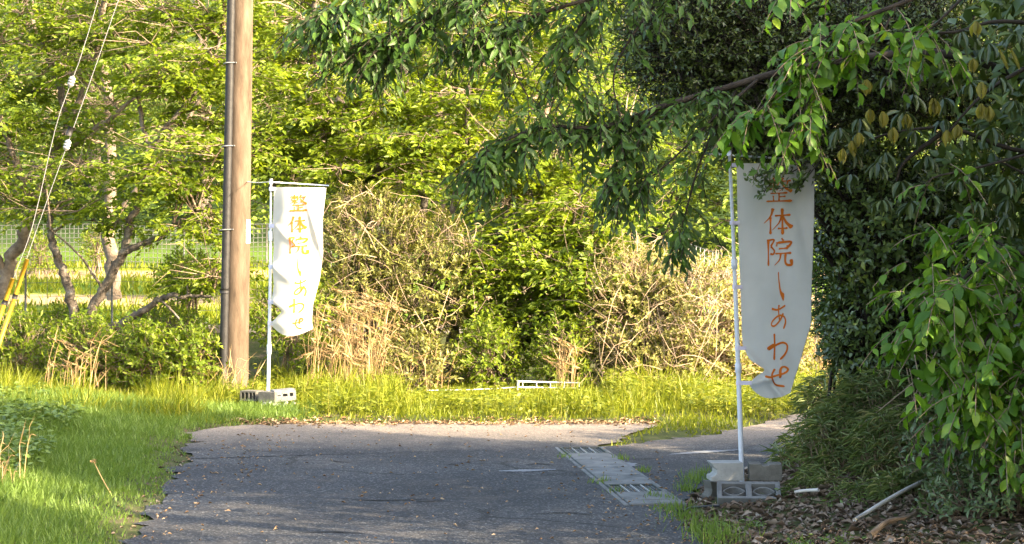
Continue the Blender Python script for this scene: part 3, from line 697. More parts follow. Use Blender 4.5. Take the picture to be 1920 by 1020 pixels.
# white rail in the verge and the string that runs from it
rd = 25.2
rail = empty('rail', tuple(at(971, 735, rd)), 'low white metal rail standing in the green verge', 'rail')
MB().tube([at(971, 752, rd), at(971, 713, rd)], .016, 8).build('post', M['white_paint'], rail, True)
MB().tube([at(1085, 752, rd+.1), at(1085, 716, rd+.1)], .012, 8).build('post', M['white_paint'], rail, True)
for y0, y1 in ((715, 718), (726, 728)):
    MB().tube([at(971, y0, rd), at(1085, y1, rd+.1)], .010, 8).build('rail_bar', M['white_paint'], rail, True)
for px in (980, 1006, 1032, 1058):
    MB().tube([at(px, 715.5, rd+.02), at(px, 727, rd+.02)], .006, 6).build('rail_upright', M['white_paint'], rail, True)
tag(MB().tube(smooth_line([at(800,732,rd),at(870,731,rd),at(920,729,rd),at(968,726,rd)], 16), .007, 5).build('string', M['white_paint'], None, True), 'white string stretched through the verge to the white rail', 'string')
# ---------------------------------------------------------------- leaf tools
# outlines along the midrib: (t along, half width, droop)
LEAF_T = {
 'q': (np.array([(0,0,0),(.42,.5,.10),(1,0,-.10),(.42,-.5,.10)]), np.array([(0,2,1),(0,3,2)])),
 'h': (np.array([(0,0,0),(.22,.36,.05),(.58,.46,.02),(1,0,-.22),(.58,-.46,.02),(.22,-.36,.05),(.5,0,-.03)]),
       np.array([(0,6,1),(1,6,2),(2,6,3),(0,5,6),(5,4,6),(4,3,6)])),
 'b': (np.array([(0,-.5,0),(0,.5,0),(.5,-.42,.0),(.5,.42,.0),(1,0,-.15)]), np.array([(0,2,1),(1,2,3),(2,4,3)])),
}
def leaves(P, D, N, L, Wd, kind='q', curl=1.0):
    """P base points, D directions, N face normals (n,3); L, Wd lengths and widths (n,) -> V, F"""
    T, Fa = LEAF_T[kind]; n = len(P)
    D = unit(D); S = unit(np.cross(N, D)); Nn = np.cross(D, S)
    L = np.broadcast_to(L, (n,)); Wd = np.broadcast_to(Wd, (n,))
    V = P[:,None] + T[None,:,0,None]*(D*L[:,None])[:,None] + T[None,:,1,None]*(S*Wd[:,None])[:,None] + curl*T[None,:,2,None]*(Nn*L[:,None])[:,None]
    Fo = Fa[None] + (np.arange(n)*len(T))[:,None,None]
    return V.reshape(-1,3), Fo.reshape(-1,3)
def cat_mesh(parts):
    V = []; Fa = []; n = 0
    for v, f in parts: V.append(v); Fa.append(f+n); n += len(v)
    return np.concatenate(V), np.concatenate(Fa)
def sticks(A, B, r0, r1):
    """straight three-sided twigs from A to B, vectorised"""
    A = np.asarray(A, float); B = np.asarray(B, float); n = len(A); T = unit(B-A)
    up = np.where(np.abs(T[:,2:3]) < .9, np.array([[0,0,1.0]]), np.array([[1.0,0,0]]))
    S = unit(np.cross(T, up)); Q = np.cross(T, S); a = np.arange(3)*2*np.pi/3
    ring = np.cos(a)[None,:,None]*S[:,None]+np.sin(a)[None,:,None]*Q[:,None]
    r0 = np.broadcast_to(r0,(n,)); r1 = np.broadcast_to(r1,(n,))
    V = np.concatenate([A[:,None]+ring*r0[:,None,None], B[:,None]+ring*r1[:,None,None]], 1)
    f = np.array([(0,1,4),(0,4,3),(1,2,5),(1,5,4),(2,0,3),(2,3,5)])
    return V.reshape(-1,3), (f[None]+(np.arange(n)*6)[:,None,None]).reshape(-1,3)
def rnd_dirs(n, rng, zlo=-1, zhi=1):
    z = rng.uniform(zlo, zhi, n); a = rng.uniform(0, 2*np.pi, n); s = np.sqrt(1-z*z)
    return np.stack([s*np.cos(a), s*np.sin(a), z], 1)
UP = np.array([0,0,1.0])
def fronds(rng, O, D, length, m, L, Wd, droop=.25, jit=.75, kind='q', fan=.28, hang=.25):
    """flat sprays of m leaves on both sides of a drooping twig; O, D (n,3)"""
    n = len(O); D = unit(D); S = unit(np.cross(D, UP[None])); Nn = np.cross(S, D)
    roll = rng.normal(0,.35,n)[:,None]; S2 = S*np.cos(roll)+Nn*np.sin(roll); Nn = np.cross(S2, D); S = S2
    t = (np.arange(m)+.5)/m; t = np.clip(t[None]+rng.normal(0,.03,(n,m)), .02, 1.05)
    side = np.where(np.arange(m)%2, 1.0, -1.0)[None]*np.ones((n,1))
    ln = np.broadcast_to(length,(n,))[:,None]
    lat = fan*ln*(1-t)*rng.random((n,m))*np.sin(np.pi*np.clip(t+.15,0,1))
    P = O[:,None]+D[:,None]*(t*ln)[...,None]+S[:,None]*(side*lat)[...,None]-UP*(droop*ln*t*t)[...,None]
    P = P+rng.normal(0,.02,P.shape)
    c = rng.uniform(.35,1.0,(n,m))
    ld = D[:,None]*c[...,None]+S[:,None]*(side*np.sqrt(1-c*c*.9))[...,None]-UP*(hang*rng.random((n,m))+.1)[...,None]+rng.normal(0,.18,P.shape)
    nn = Nn[:,None]+rng.normal(0,jit,P.shape)
    Ls = L*rng.uniform(.65,1.2,(n,m)); Ws = Wd*rng.uniform(.75,1.2,(n,m))
    k = n*m
    return leaves(P.reshape(k,3), ld.reshape(k,3), nn.reshape(k,3), Ls.reshape(k), Ws.reshape(k), kind)
def polyline_tubes(lines, sides=6):
    mb = MB()
    for pts, rad in lines: mb.tube(pts, rad, sides)
    return mb
def px_line(pts, d=None):
    return [at(p[0], p[1], p[2] if len(p) > 2 else d) for p in pts]
def nearest_on(lines, c, rng):
    best = None
    for P in lines:
        dd = np.linalg.norm(P-c, axis=1) + np.where(P[:,2] > c[2]+.1, .8, 0); i = int(np.argmin(dd))
        if best is None or dd[i] < best[0]: best = (dd[i], P[i])
    return best[1]
def broadleaf(name, label, base, limbs, regions, mat, bark, L=.115, Wd=.052, m=24, spr=9, flen=.55, seed=0, group=None, twig='twig', dens=1.0, kind='q', bare=0, pad_r=.55):
    """limbs: (pixel polyline with depth, r0, r1); regions: (x0,y0,x1,y1,d0,d1,n pads) boxes of the crown"""
    rng = np.random.default_rng(seed)
    root = empty(name, base, label, 'tree', group)
    lines = []; tubes = []
    for pts, r0, r1 in limbs:
        P = smooth_line(px_line(pts), 6*len(pts)); P[1:-1] += rng.normal(0, r0*.18, P[1:-1].shape); lines.append(P); tubes.append((P, np.linspace(r0, r1, len(P))))
    if tubes: polyline_tubes(tubes, 9).build('trunk', bark, root, True)
    tw = []; lv = []
    for (x0,y0,x1,y1,e0,e1,n) in regions:
        n = max(1, int(n*dens))
        for _ in range(n):
            d = rng.uniform(e0, e1); c = np.array(at(rng.uniform(x0,x1), rng.uniform(y0,y1), d))
            r = pad_r*rng.uniform(.7,1.3)
            if lines:
                a = nearest_on(lines, c, rng); mid = (a+c)/2 + np.array([0,0,.15*np.linalg.norm(c-a)])
                P = smooth_line([a, mid, c], 6); tw.append(sticks(P[:-1], P[1:], np.linspace(.022,.012,len(P)-1), np.linspace(.018,.009,len(P)-1)))
            az = rng.uniform(0,2*np.pi,spr); el = rng.normal(.02,.16,spr)
            D = np.stack([np.cos(az)*np.cos(el), np.sin(az)*np.cos(el), np.sin(el)],1)
            O = c + D*rng.uniform(.0,.35,(spr,1))*r + rng.normal(0,.07,(spr,3))
            ln = flen*rng.uniform(.7,1.3,spr)*(r/.55)
            lv.append(fronds(rng, O, D, ln, m, L, Wd, droop=rng.uniform(.1,.4), kind=kind))
            tip = O+D*(ln*.75)[:,None]; tip[:,2] -= .12*ln
            tw.append(sticks(np.repeat(c[None],spr,0), O, .009, .007)); tw.append(sticks(O, tip, .006, .003))
    for _ in range(bare):       # bare twigs
        (x0,y0,x1,y1,e0,e1,n) = regions[rng.integers(len(regions))]
        c = np.array(at(rng.uniform(x0,x1), rng.uniform(y0,y1), rng.uniform(e0,e1))); k = 7
        D = rnd_dirs(k, rng, -.3, .9); Bp = c+D*rng.uniform(.3,.9,(k,1)); tw.append(sticks(np.repeat(c[None],k,0), Bp, .009, .004))
        D2 = unit(D+rnd_dirs(k, rng)*.7); tw.append(sticks(Bp, Bp+D2*rng.uniform(.2,.5,(k,1)), .005, .002))
    V, Fa = cat_mesh(tw); tag(mesh('branches', V, Fa, M[twig], root), kind='stuff')
    V, Fa = cat_mesh(lv); tag(mesh('crown', V, Fa, mat, root), kind='stuff')
    return root
def blob_points(rng, ells, n, shell=.55):
    """points in a union of ellipsoids (c, r), denser near the skin; returns points and outward normals"""
    vol = np.array([np.prod(e[1])**(2/3) for e in ells]); pick = rng.choice(len(ells), n, p=vol/vol.sum())
    C = np.array([tuple(e[0]) for e in ells])[pick]; Rr = np.array([e[1] for e in ells])[pick]
    D = rnd_dirs(n, rng); rad = 1-(1-shell)*rng.random(n)**1.6
    rad *= 1+.12*noise2(D[:,0]*5+pick, D[:,1]*5+D[:,2]*4, 1)
    return C+D*Rr*rad[:,None], unit(D/Rr)
def tufts(rng, P, Nn, k, L, Wd, kind='q', spread=.8, upb=.3, twl=.12, jit=.35, face='out'):
    """k leaves along a short twig at every point, pointing outwards"""
    n = len(P); ax = unit(Nn+UP*upb+rng.normal(0,.35,(n,3)))
    t = np.linspace(0,1,k)[None]*np.ones((n,1)); a = rng.uniform(0,6.28,(n,1))+np.arange(k)[None]*2.4
    S = unit(np.cross(ax, rnd_dirs(n, rng))); Q = np.cross(ax, S)
    rad = S[:,None]*np.cos(a)[...,None]+Q[:,None]*np.sin(a)[...,None]
    B = P[:,None]+ax[:,None]*(t*twl)[...,None]
    ld = ax[:,None]*(.35+.5*t)[...,None]+rad*spread+rng.normal(0,.15,B.shape)
    nn = ax[:,None]*1.0-rad*.3+rng.normal(0,jit,B.shape)+ (UP*.5)
    K = n*k
    return leaves(B.reshape(K,3), ld.reshape(K,3), nn.reshape(K,3), L*rng.uniform(.6,1.2,K), Wd*rng.uniform(.75,1.2,K), kind), (P-ax*twl*1.2, P+ax*twl)
def ell_px(x0, y0, x1, y1, d, rd):
    c = at((x0+x1)/2, (y0+y1)/2, d); return (np.array(c), np.array([(x1-x0)/2/F_PX*d, rd, (y1-y0)/2/F_PX*d]))
def shrub(name, label, ells, n, k, L, Wd, mat, seed, foot=None, cat='shrub', stems=8, stem_mat='twig', kind='q', shell=.5, spread=.8, upb=.3, twl=.12, group=None, floor=True, ground_z=None, core=True):
    rng = np.random.default_rng(seed); c0 = ells[0][0] if foot is None else np.array(foot); gz = float(G(c0[0], c0[1])) if ground_z is None else ground_z
    root = empty(name, (c0[0], c0[1], gz), label, cat, group)
    P, Nn = blob_points(rng, ells, n, shell)
    if floor:
        ok = P[:,2] > G(P[:,0], P[:,1])+.03; P, Nn = P[ok], Nn[ok]
    (V, Fa), (A, B) = tufts(rng, P, Nn, k, L, Wd, kind, spread, upb, twl)
    tag(mesh('foliage', V, Fa, mat, root), kind='stuff')
    tw = [sticks(A, B, .005, .003)]
    tub = []
    for e in ells:
        for _ in range(max(2, stems//len(ells))):
            q = e[0]+rnd_dirs(1, rng, -.1, .9)[0]*e[1]*rng.uniform(.4,.95); b = np.array([c0[0]+rng.normal(0,.08 if foot is not None else .15), c0[1]+rng.normal(0,.08 if foot is not None else .15), gz])
            ln = smooth_line([b, (b+e[0])/2+rng.normal(0,.06,3), e[0]*.5+q*.5, q], 9); tub.append((ln, np.linspace(.022,.005,len(ln))))
    polyline_tubes(tub, 5).build('stems', M[stem_mat], root, True)
    V, Fa = cat_mesh(tw); tag(mesh('twigs', V, Fa, M[stem_mat], root), kind='stuff')
    return root
# ---------------------------------------------------------------- trees behind the junction
def gb(px, d): x = fx(px, d); return (x, d, float(G(x, d)))
broadleaf('broadleaf_tree', 'leaning tree with pale bark at the left edge behind the yellow guards', gb(-8, 29.5),
    [([(-12,640,29.5),(12,520,29.5),(40,448,29.4),(66,385,29.3),(96,300,29.2),(128,230,29.2),(175,120,29.3),(200,-40,29.3)],.115,.045),
     ([(66,385,29.3),(40,330,29),(10,250,28.8),(-30,140,28.8)],.07,.03), ([(96,300,29.2),(150,262,28.9),(215,215,28.7),(290,150,28.6)],.06,.02),
     ([(128,230,29.2),(100,130,29.6),(60,40,29.8),(40,-60,29.8)],.06,.03), ([(12,520,29.5),(-10,470,29.4),(-40,400,29.3)],.08,.04)],
    [(-80,-60,120,120,28.2,30.5,14),(-60,120,110,300,28,29.6,9),(-60,300,60,400,28,29,5),(90,-60,330,110,28.2,30.5,12),(120,110,240,260,28,29.5,4)],
    M['leaf_sun'], M['bark_pale'], seed=1, bare=20, dens=1.5)
broadleaf('broadleaf_tree', 'crooked multi stemmed tree with mottled bark left of the utility pole', gb(155, 27.8),
    [([(146,640,27.8),(140,590,27.8),(122,520,27.8),(104,472,27.8),(95,430,27.9),(88,360,28.2),(60,300,28.4)],.085,.03),
     ([(158,640,27.8),(170,585,27.7),(205,525,27.6),(232,468,27.5),(248,405,27.5),(270,340,27.5),(278,285,27.5),(262,200,27.6)],.085,.03),
     ([(228,475,27.5),(262,460,27.4),(300,444,27.3),(330,420,27.2),(370,395,27)],.06,.02),
     ([(180,640,27.7),(215,612,27.5),(262,588,27.3),(300,562,27.1),(345,553,27.0),(400,555,26.9)],.075,.018),
     ([(300,562,27.1),(330,590,27),(365,640,26.9)],.02,.01), ([(278,285,27.5),(320,230,27.4),(380,150,27.4),(420,60,27.6)],.045,.02), ([(195,545,27.6),(150,480,27.4),(95,430,27.2)],.022,.01)],
    [(230,60,430,190,26.8,28.4,9),(300,190,430,330,26.6,28,7),(200,300,410,450,26.5,27.8,9),(60,300,200,420,27.2,28.4,5),(330,480,430,570,26.6,27.2,3),(240,-60,440,60,27,28.6,7)],
    M['leaf_sun'], M['bark'], seed=2, bare=14, dens=1.5)
broadleaf('broadleaf_tree', 'bushy yellow green tree directly right of the utility pole', gb(560, 28.6),
    [([(552,660,28.6),(556,560,28.6),(548,440,28.6),(560,300,28.6),(585,150,28.7),(590,-40,28.7)],.10,.04), ([(548,440,28.6),(500,330,28.4),(470,220,28.3)],.05,.02), ([(560,300,28.6),(640,220,28.4),(700,160,28.3)],.05,.02), ([(556,500,28.6),(620,420,28.3),(700,340,28.1)],.045,.02)],
    [(440,-60,620,120,27.6,29.6,13),(450,120,640,270,27.3,29,13),(440,260,560,345,27,28.4,6),(600,160,780,300,27.2,28.8,10),(600,290,760,360,27,28.2,6)],
    M['leaf_sun'], M['bark'], seed=3, bare=6, dens=1.5)
broadleaf('broadleaf_tree', 'wide dark stemmed tree in the middle behind the verge', gb(830, 27.6),
    [([(790,690,27.6),(800,640,27.6),(806,560,27.6),(800,470,27.7),(790,330,27.9),(760,160,28.2),(750,-30,28.4)],.09,.035),
     ([(836,690,27.5),(850,625,27.5),(866,560,27.5),(885,500,27.5),(925,455,27.5),(960,380,27.6),(1000,280,27.8)],.085,.03),
     ([(845,650,27.4),(868,628,27.3),(895,612,27.2),(930,614,27.1),(965,640,27),(1000,690,26.9)],.03,.012),
     ([(800,560,27.6),(840,420,27.6),(870,300,27.8),(880,150,28),(890,0,28.2)],.05,.025), ([(925,455,27.5),(1000,440,27.2),(1080,450,27),(1150,490,26.8)],.04,.015),
     ([(820,690,27.5),(815,620,27.5),(835,540,27.5),(850,470,27.6)],.04,.02)],
    [(680,-60,900,130,27.6,29.6,14),(900,-60,1120,140,28,30,12),(700,130,900,260,27.3,29,10),(880,140,1080,280,27.4,29,11),(760,255,960,330,27,28.4,7),(930,280,1110,400,26.8,28.2,12),(1000,380,1140,470,26.5,27.6,10),
     (960,470,1110,560,26.3,27.4,11),(1080,480,1200,600,26.2,27,8),(960,560,1080,640,26.4,27,5),(850,400,980,520,26.8,27.6,7),(870,500,990,600,26.6,27.3,7)],
    M['leaf_sun'], M['bark'], seed=4, bare=18, dens=1.5)
broadleaf('broadleaf_tree', 'shadowed tree between the leaning tree and the crooked one', gb(200, 34.5),
    [([(215,560,34.5),(205,420,34.5),(210,250,34.6),(190,60,34.7),(195,-60,34.7)],.14,.05),([(205,420,34.5),(300,300,34.2),(380,180,34.2)],.06,.03),([(210,250,34.6),(120,130,34.3),(60,20,34.3)],.05,.03)],
    [(-20,-60,180,150,33.5,36,10),(150,-60,420,120,33.5,36,12),(40,150,180,330,33.5,35.5,6),(180,120,420,300,33.5,35.5,9)],
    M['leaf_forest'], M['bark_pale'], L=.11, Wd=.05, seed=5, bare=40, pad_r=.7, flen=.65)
broadleaf('broadleaf_tree', 'deep green tree rising behind the middle tree', gb(980, 34),
    [([(985,600,34),(990,420,34),(1000,250,34),(990,60,34),(1000,-60,34)],.14,.06),([(990,420,34),(1080,320,33.6),(1170,260,33.4)],.06,.03)],
    [(820,-60,1010,140,33,35.5,10),(1000,-60,1240,160,33,35.5,12),(1040,160,1240,330,32.6,35,10),(840,140,1040,330,33,35,8),(1080,330,1260,450,32.5,34.5,6)],
    M['leaf_sun2'], M['bark_pale'], L=.11, Wd=.05, seed=6, bare=10, pad_r=.7, flen=.65)
broadleaf('broadleaf_tree', 'green tree filling the gap behind the yellow green one', gb(640, 35),
    [([(640,560,35),(650,420,35),(640,250,35),(650,20,35),(655,-60,35)],.14,.06)],
    [(440,-60,640,140,34,36.5,10),(640,-60,840,140,34,36.5,10),(440,140,640,330,34,36,8),(640,140,840,330,34,36,8),(560,320,840,440,34,36,6)],
    M['leaf_sun2'], M['bark_pale'], L=.11, Wd=.05, seed=7, bare=10, pad_r=.7, flen=.65)
# wood on the slope beyond the field
wood = [(-60,50,'wooded slope tree at the far left above the mesh fence'),(170,52,'wooded slope tree above the mesh fence, second from the left'),(380,49,'wooded slope tree just left of the utility pole'),(600,52,'wooded slope tree behind the rippling banner'),
        (820,50,'wooded slope tree behind the wide middle tree'),(1040,52,'wooded slope tree behind the overhanging branches'),(1250,48,'wooded slope tree above the vine covered thicket'),(1400,46,'dark wooded slope tree seen left of the shaded banner'),(1560,47,'wooded slope tree behind the shaded banner'),(1750,50,'wooded slope tree hidden mostly by the hedge')]
for i, (px, d, lab) in enumerate(wood):
    hw = 150
    broadleaf('woodland_tree', lab, gb(px, d), [([(px,470,d),(px+8,300,d),(px-6,100,d),(px,-100,d)],.2,.08)],
      [(px-hw,-120,px+hw,60,d-1.5,d+2,10),(px-hw,60,px+hw,220,d-2,d+1.5,10),(px-hw,220,px+hw,360,d-2.2,d+1,9),(px-hw,350,px+hw,450,d-2.2,d+.5,7)],
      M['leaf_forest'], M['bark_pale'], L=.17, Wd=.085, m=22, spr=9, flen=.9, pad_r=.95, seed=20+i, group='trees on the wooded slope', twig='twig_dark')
# a second, higher row closes the slope
for i, px in enumerate(range(-100, 2000, 210)):
    d = 60+2*(i%3)
    broadleaf('woodland_tree', ['upper slope tree far left','upper slope tree left of the shadowed tree','upper slope tree above the utility pole','upper slope tree above the rippling banner','upper slope tree left of centre','upper slope tree at the centre','upper slope tree right of centre','upper slope tree above the thicket','upper slope tree above the shaded banner','upper slope tree behind the hedge'][i]+' in the wood', gb(px, d),
      [([(px,420,d),(px+5,200,d),(px,-150,d)],.25,.1)], [(px-140,-200,px+140,30,d-2,d+2,9),(px-140,30,px+140,230,d-2,d+1.5,9),(px-140,200,px+140,400,d-2,d+1,7)],
      M['leaf_forest'], M['bark_pale'], L=.24, Wd=.12, m=18, spr=8, flen=1.2, pad_r=1.3, seed=40+i, group='trees on the wooded slope', twig='twig_dark')

# ---------------------------------------------------------------- shrubs and thickets
shrub('evergreen_shrub', 'twiggy olive evergreen shrub behind the dry pampas clump', [ell_px(600,350,790,560,27.0,.8), ell_px(700,400,900,640,26.8,.7), ell_px(600,480,760,690,26.6,.6)], 2000, 8, .085, .032, M['leaf_olive'], 60, stems=20, stem_mat='twig', upb=.7, twl=.10)
shrub('vine_thicket', 'tangled brown vine covered thicket left of the shaded banner', [ell_px(1080,460,1300,740,26.4,.9), ell_px(1220,480,1420,760,26.0,.8), ell_px(1120,600,1340,780,25.9,.6), ell_px(1350,530,1520,760,26.6,.8)], 4200, 7, .07, .036, M['leaf_vine'], 61, cat='thicket', stems=70, stem_mat='twig_tan', upb=.2)
rng = np.random.default_rng(62)
def tangle(parent_name, label, ells, n, mat, seed, r=.005, length=.8):
    """arching bare vine runners woven through a thicket"""
    rg = np.random.default_rng(seed); P, Nn = blob_points(rg, ells, n, .75); mb = MB()
    for p, q in zip(P, Nn):
        t = unit(np.cross(q, rnd_dirs(1, rg)[0])[None])[0]; l = length*rg.uniform(.4,1.3)
        pts = smooth_line([p, p+t*l*.4+q*.10+UP*.05, p+t*l*.8+q*.06-UP*.10, p+t*l-UP*.28*rg.random()], 7); mb.tube(pts, [r, r*.5], 3, False)
    return mb
for o in bpy.data.objects:
    if o.name == 'vine_thicket': thicket = o
    if o.name == 'evergreen_shrub': oliveshrub = o
EL = [ell_px(1080,450,1300,740,26.4,.95), ell_px(1220,470,1420,760,26.0,.85), ell_px(1120,590,1340,780,25.9,.65), ell_px(1350,520,1520,760,26.6,.85)]
tag(tangle('', '', EL, 620, None, 63).build('vine_runners', M['twig_tan'], thicket), kind='stuff')
tag(tangle('', '', [ell_px(600,350,790,560,27.0,.8), ell_px(700,400,900,640,26.8,.7)], 200, None, 64).build('twig_tangle', M['twig_tan'], oliveshrub), kind='stuff')
for i, (x0,y0,x1,y1,d,n,mat,lab) in enumerate([
    (470,520,640,660,26.2,420,'leaf_sun','bright leafy bush behind the rippling banner'), (850,610,980,740,26.0,420,'leaf_sun','low bright bush at the foot of the wide middle tree'),
    (1000,600,1110,740,25.9,360,'leaf_sun','low green bush left of the thicket'), (900,560,1010,690,26.8,300,'leaf_forest','shaded low bush under the arching limb'),
    (-60,590,110,730,26.0,520,'leaf_sun2','leafy bush under the yellow guards'), (100,600,230,740,25.2,520,'leaf_sun','leafy bush at the foot of the crooked tree'), (210,615,330,740,24.9,480,'leaf_sun','leafy bush right of the crooked tree foot'),
    (310,620,410,745,24.9,420,'leaf_sun','leafy bush at the left foot of the utility pole'), (290,480,420,560,31.0,240,'leaf_sun','leafy bush in front of the field'), (60,590,200,650,30.4,260,'leaf_sun2','low leafy bush before the field kerb at the left'), (230,585,400,650,30.4,300,'leaf_sun','low leafy bush before the field kerb near the utility pole'), (40,440,110,500,42.5,120,'leaf_sun','small bush by the back mesh fence at the left'), (150,430,215,490,42.5,130,'leaf_sun','round bush by the back mesh fence'),
    (560,640,640,730,25.6,200,'leaf_sun2','small bush left of the dry pampas clump'), (700,640,860,740,25.7,420,'leaf_olive','dull olive bush right of the dry pampas clump')]):
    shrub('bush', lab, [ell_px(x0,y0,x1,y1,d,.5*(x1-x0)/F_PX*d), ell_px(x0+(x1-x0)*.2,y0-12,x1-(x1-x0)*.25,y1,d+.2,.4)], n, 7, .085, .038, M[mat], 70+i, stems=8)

# ---------------------------------------------------------------- grasses
def blades(rng, X, Y, h, wd, lean=.35, kind='b', bias=(0,0)):
    n = len(X); Z = G(X, Y)
    P = np.stack([X, Y, Z-.01], 1); a = rng.uniform(0,6.28,n); l = np.abs(rng.normal(0,lean,n))
    D = np.stack([np.cos(a)*l+bias[0], np.sin(a)*l+bias[1], np.ones(n)], 1)
    N = np.stack([np.cos(a)+rng.normal(0,.3,n), np.sin(a)-.6+rng.normal(0,.3,n), .3*np.ones(n)], 1)
    return leaves(P, D, N, h, wd, kind, curl=-2.0*rng.random())
def scatter(rng, n, x0, x1, y0, y1, keep=None):
    X = rng.uniform(x0,x1,n); Y = rng.uniform(y0,y1,n); ok = ~in_poly(X, Y, ROAD)
    if keep is not None: ok &= keep(X, Y)
    return X[ok], Y[ok]
def edge_d(X, Y): return poly_dist(X, Y, ROAD)
rng = np.random.default_rng(80); parts = []
X, Y = scatter(rng, 120000, -6.4, -2.2, 11.8, 22.6, lambda x, y: (x < -2) & (x > -.29*y-.6))
e = edge_d(X, Y); k = rng.random(len(X)) < np.clip(.12+e*1.6+.5*noise2(X*2.2,Y*2.2,4), 0, 1)*np.clip(1.1-.25*noise2(X,Y,9),0,1); X, Y, e = X[k], Y[k], e[k]
h = (.05+.05*np.clip(e,0,1.2)+.04*np.clip(noise2(X*.9,Y*.9,5),0,1)+.05*sstep(1.0,2.4,e))*rng.uniform(.6,1.5,len(X))
parts.append(blades(rng, X, Y, h, .007*rng.uniform(.7,1.5,len(X)), .55))
V, Fa = cat_mesh(parts); tag(mesh('grass', V, Fa, M['grass_short']), 'short green grass of the left verge', 'grass', kind='stuff')
rng = np.random.default_rng(81); parts = []
def verge(x, y): return ((y > 20.9) & (x > -3.6) & (x < 6)) | ((x <= -3.2) & (y > 21.3))
X, Y = scatter(rng, 80000, -7.4, 6.0, 18.5, 26.3, lambda x, y: (y > 21.0) | ((x > .8) & (y > 18.6) & (x < 3.7)))
e = edge_d(X, Y); dens = np.clip(.35+.6*noise2(X*1.8,Y*1.8,2)+e*.5,.05,1); k = rng.random(len(X)) < dens; X, Y, e = X[k], Y[k], e[k]
isl = (Y < 21.2) & (X > .8)
tuft = np.clip(noise2(X*2.3,Y*1.6,6)*1.6,0,1); h = (.07+.05*np.clip(e,0,1.6)+.27*tuft*np.clip(e*1.2,0,1))*rng.uniform(.4,1.5,len(X)); h = np.where(isl, np.minimum(h,.13), h)
h = np.where((X > -1.4) & (X < 1.2) & (Y > 23.0), np.minimum(h, .11), h)
near_stand = np.hypot((X+2.98)/.62, (Y-22.2)/1.0) < 1; h = np.where(near_stand, np.minimum(h, .055), h)
parts.append(blades(rng, X, Y, h, .010*rng.uniform(.6,1.6,len(X)), .75))
V, Fa = cat_mesh(parts); tag(mesh('grass', V, Fa, M['grass_tall']), 'tall yellow green grass of the sunlit verge across the junction', 'grass', kind='stuff')
# field crops and tussocks
rng = np.random.default_rng(82)
X = rng.uniform(-13,-2,16000); Y = rng.uniform(32.5,46,16000); k = (np.sin((Y+.7)*1.05) < .35)|(rng.random(16000) < .15); X, Y = X[k], Y[k]
V, Fa = blades(rng, X, Y, .16*rng.uniform(.4,1.5,len(X)), .03, .5); tag(mesh('crops', V, Fa, M['grass_tall']), 'green crop rows and weeds of the field', 'crops', kind='stuff')
# broad leaved weeds: left bank and verge
def weeds(name, label, X, Y, rng, k, L, Wd, hgt, mat):
    n = len(X); Z = G(X, Y); P = np.stack([X, Y, Z], 1)
    a = rng.uniform(0,6.28,(n,k)); t = rng.uniform(.2,1,(n,k)); H = hgt*rng.uniform(.5,1.3,(n,1))
    B = P[:,None]+np.stack([np.cos(a)*.04, np.sin(a)*.04, t*H], -1)
    D = np.stack([np.cos(a), np.sin(a), rng.uniform(-.25,.5,(n,k))], -1); N = UP+rng.normal(0,.35,D.shape)
    K = n*k; V, Fa = leaves(B.reshape(K,3), D.reshape(K,3), N.reshape(K,3), L*rng.uniform(.5,1.2,K), Wd*rng.uniform(.6,1.2,K), 'h')
    s = sticks(P, P+np.stack([np.zeros(n),np.zeros(n),H[:,0]],1), .004, .002)
    V, Fa = cat_mesh([(V, Fa), s]); return tag(mesh(name, V, Fa, mat), label, 'weeds', kind='stuff')
rng = np.random.default_rng(83)
X, Y = scatter(rng, 1500, -6.2, -3.9, 15.2, 21.6, lambda x, y: (x < -3.75-.13*(y-14)) & (noise2(x*1.4,y*1.1,3) > -.25))
weeds('weeds', 'broad leaved weeds on the shaded left bank', X, Y, rng, 6, .10, .05, .20, M['weed'])
X, Y = scatter(rng, 3000, -3.4, 4.2, 21.6, 25.8, lambda x, y: (noise2(x*1.6,y*1.6,8) > .0) & (np.hypot((x+2.98)/.62,(y-22.2)/1.0) > 1) & ~((x > -1.4) & (x < 1.2) & (y > 23)))
weeds('weeds', 'leafy weeds among the sunlit verge grass', X, Y, rng, 6, .09, .04, .28, M['grass_tall'])
X, Y = scatter(rng, 900, 1.2, 3.8, 11.8, 14.8, lambda x, y: noise2(x*2.6,y*2.6,5) > .35)
weeds('weeds', 'small green weeds sprouting through the leaf litter', X, Y, rng, 5, .05, .022, .05, M['grass_short'])
# grass tufts along the drain and the right road edge
rng = np.random.default_rng(84); parts = []
for (cx, cy, rr, n, h0) in [(1.28,13.9,.12,220,.09),(1.36,13.3,.12,260,.11),(1.22,14.35,.10,160,.07),(1.38,12.8,.14,300,.13),(.82,15.4,.05,60,.05),(.74,16.0,.05,70,.06),(.50,17.9,.07,60,.05),(1.10,15.05,.06,80,.07),(1.42,15.5,.07,130,.08),(1.55,16.05,.12,200,.10),(1.15,16.8,.05,80,.05),(1.02,17.7,.05,90,.06),(1.20,14.9,.05,60,.06),(1.7,16.5,.12,150,.08),(1.12,14.45,.05,60,.05)]:
    n = int(n*.55); X = rng.normal(cx, rr*.75, n); Y = rng.normal(cy, rr*1.2, n); P = np.stack([X, Y, np.maximum(G(X,Y),0)], 1)
    a = rng.uniform(0,6.28,n); D = np.stack([np.cos(a)*.6, np.sin(a)*.6, np.ones(n)],1); N = np.stack([np.cos(a), np.sin(a)-.6, .4*np.ones(n)],1)
    parts.append(leaves(P, D, N, h0*rng.uniform(.4,1.4,n), .007, 'b'))
V, Fa = cat_mesh(parts); tag(mesh('grass', V, Fa, M['grass_short']), 'small grass tufts growing out of the drain joints and road edge', 'grass', kind='stuff')

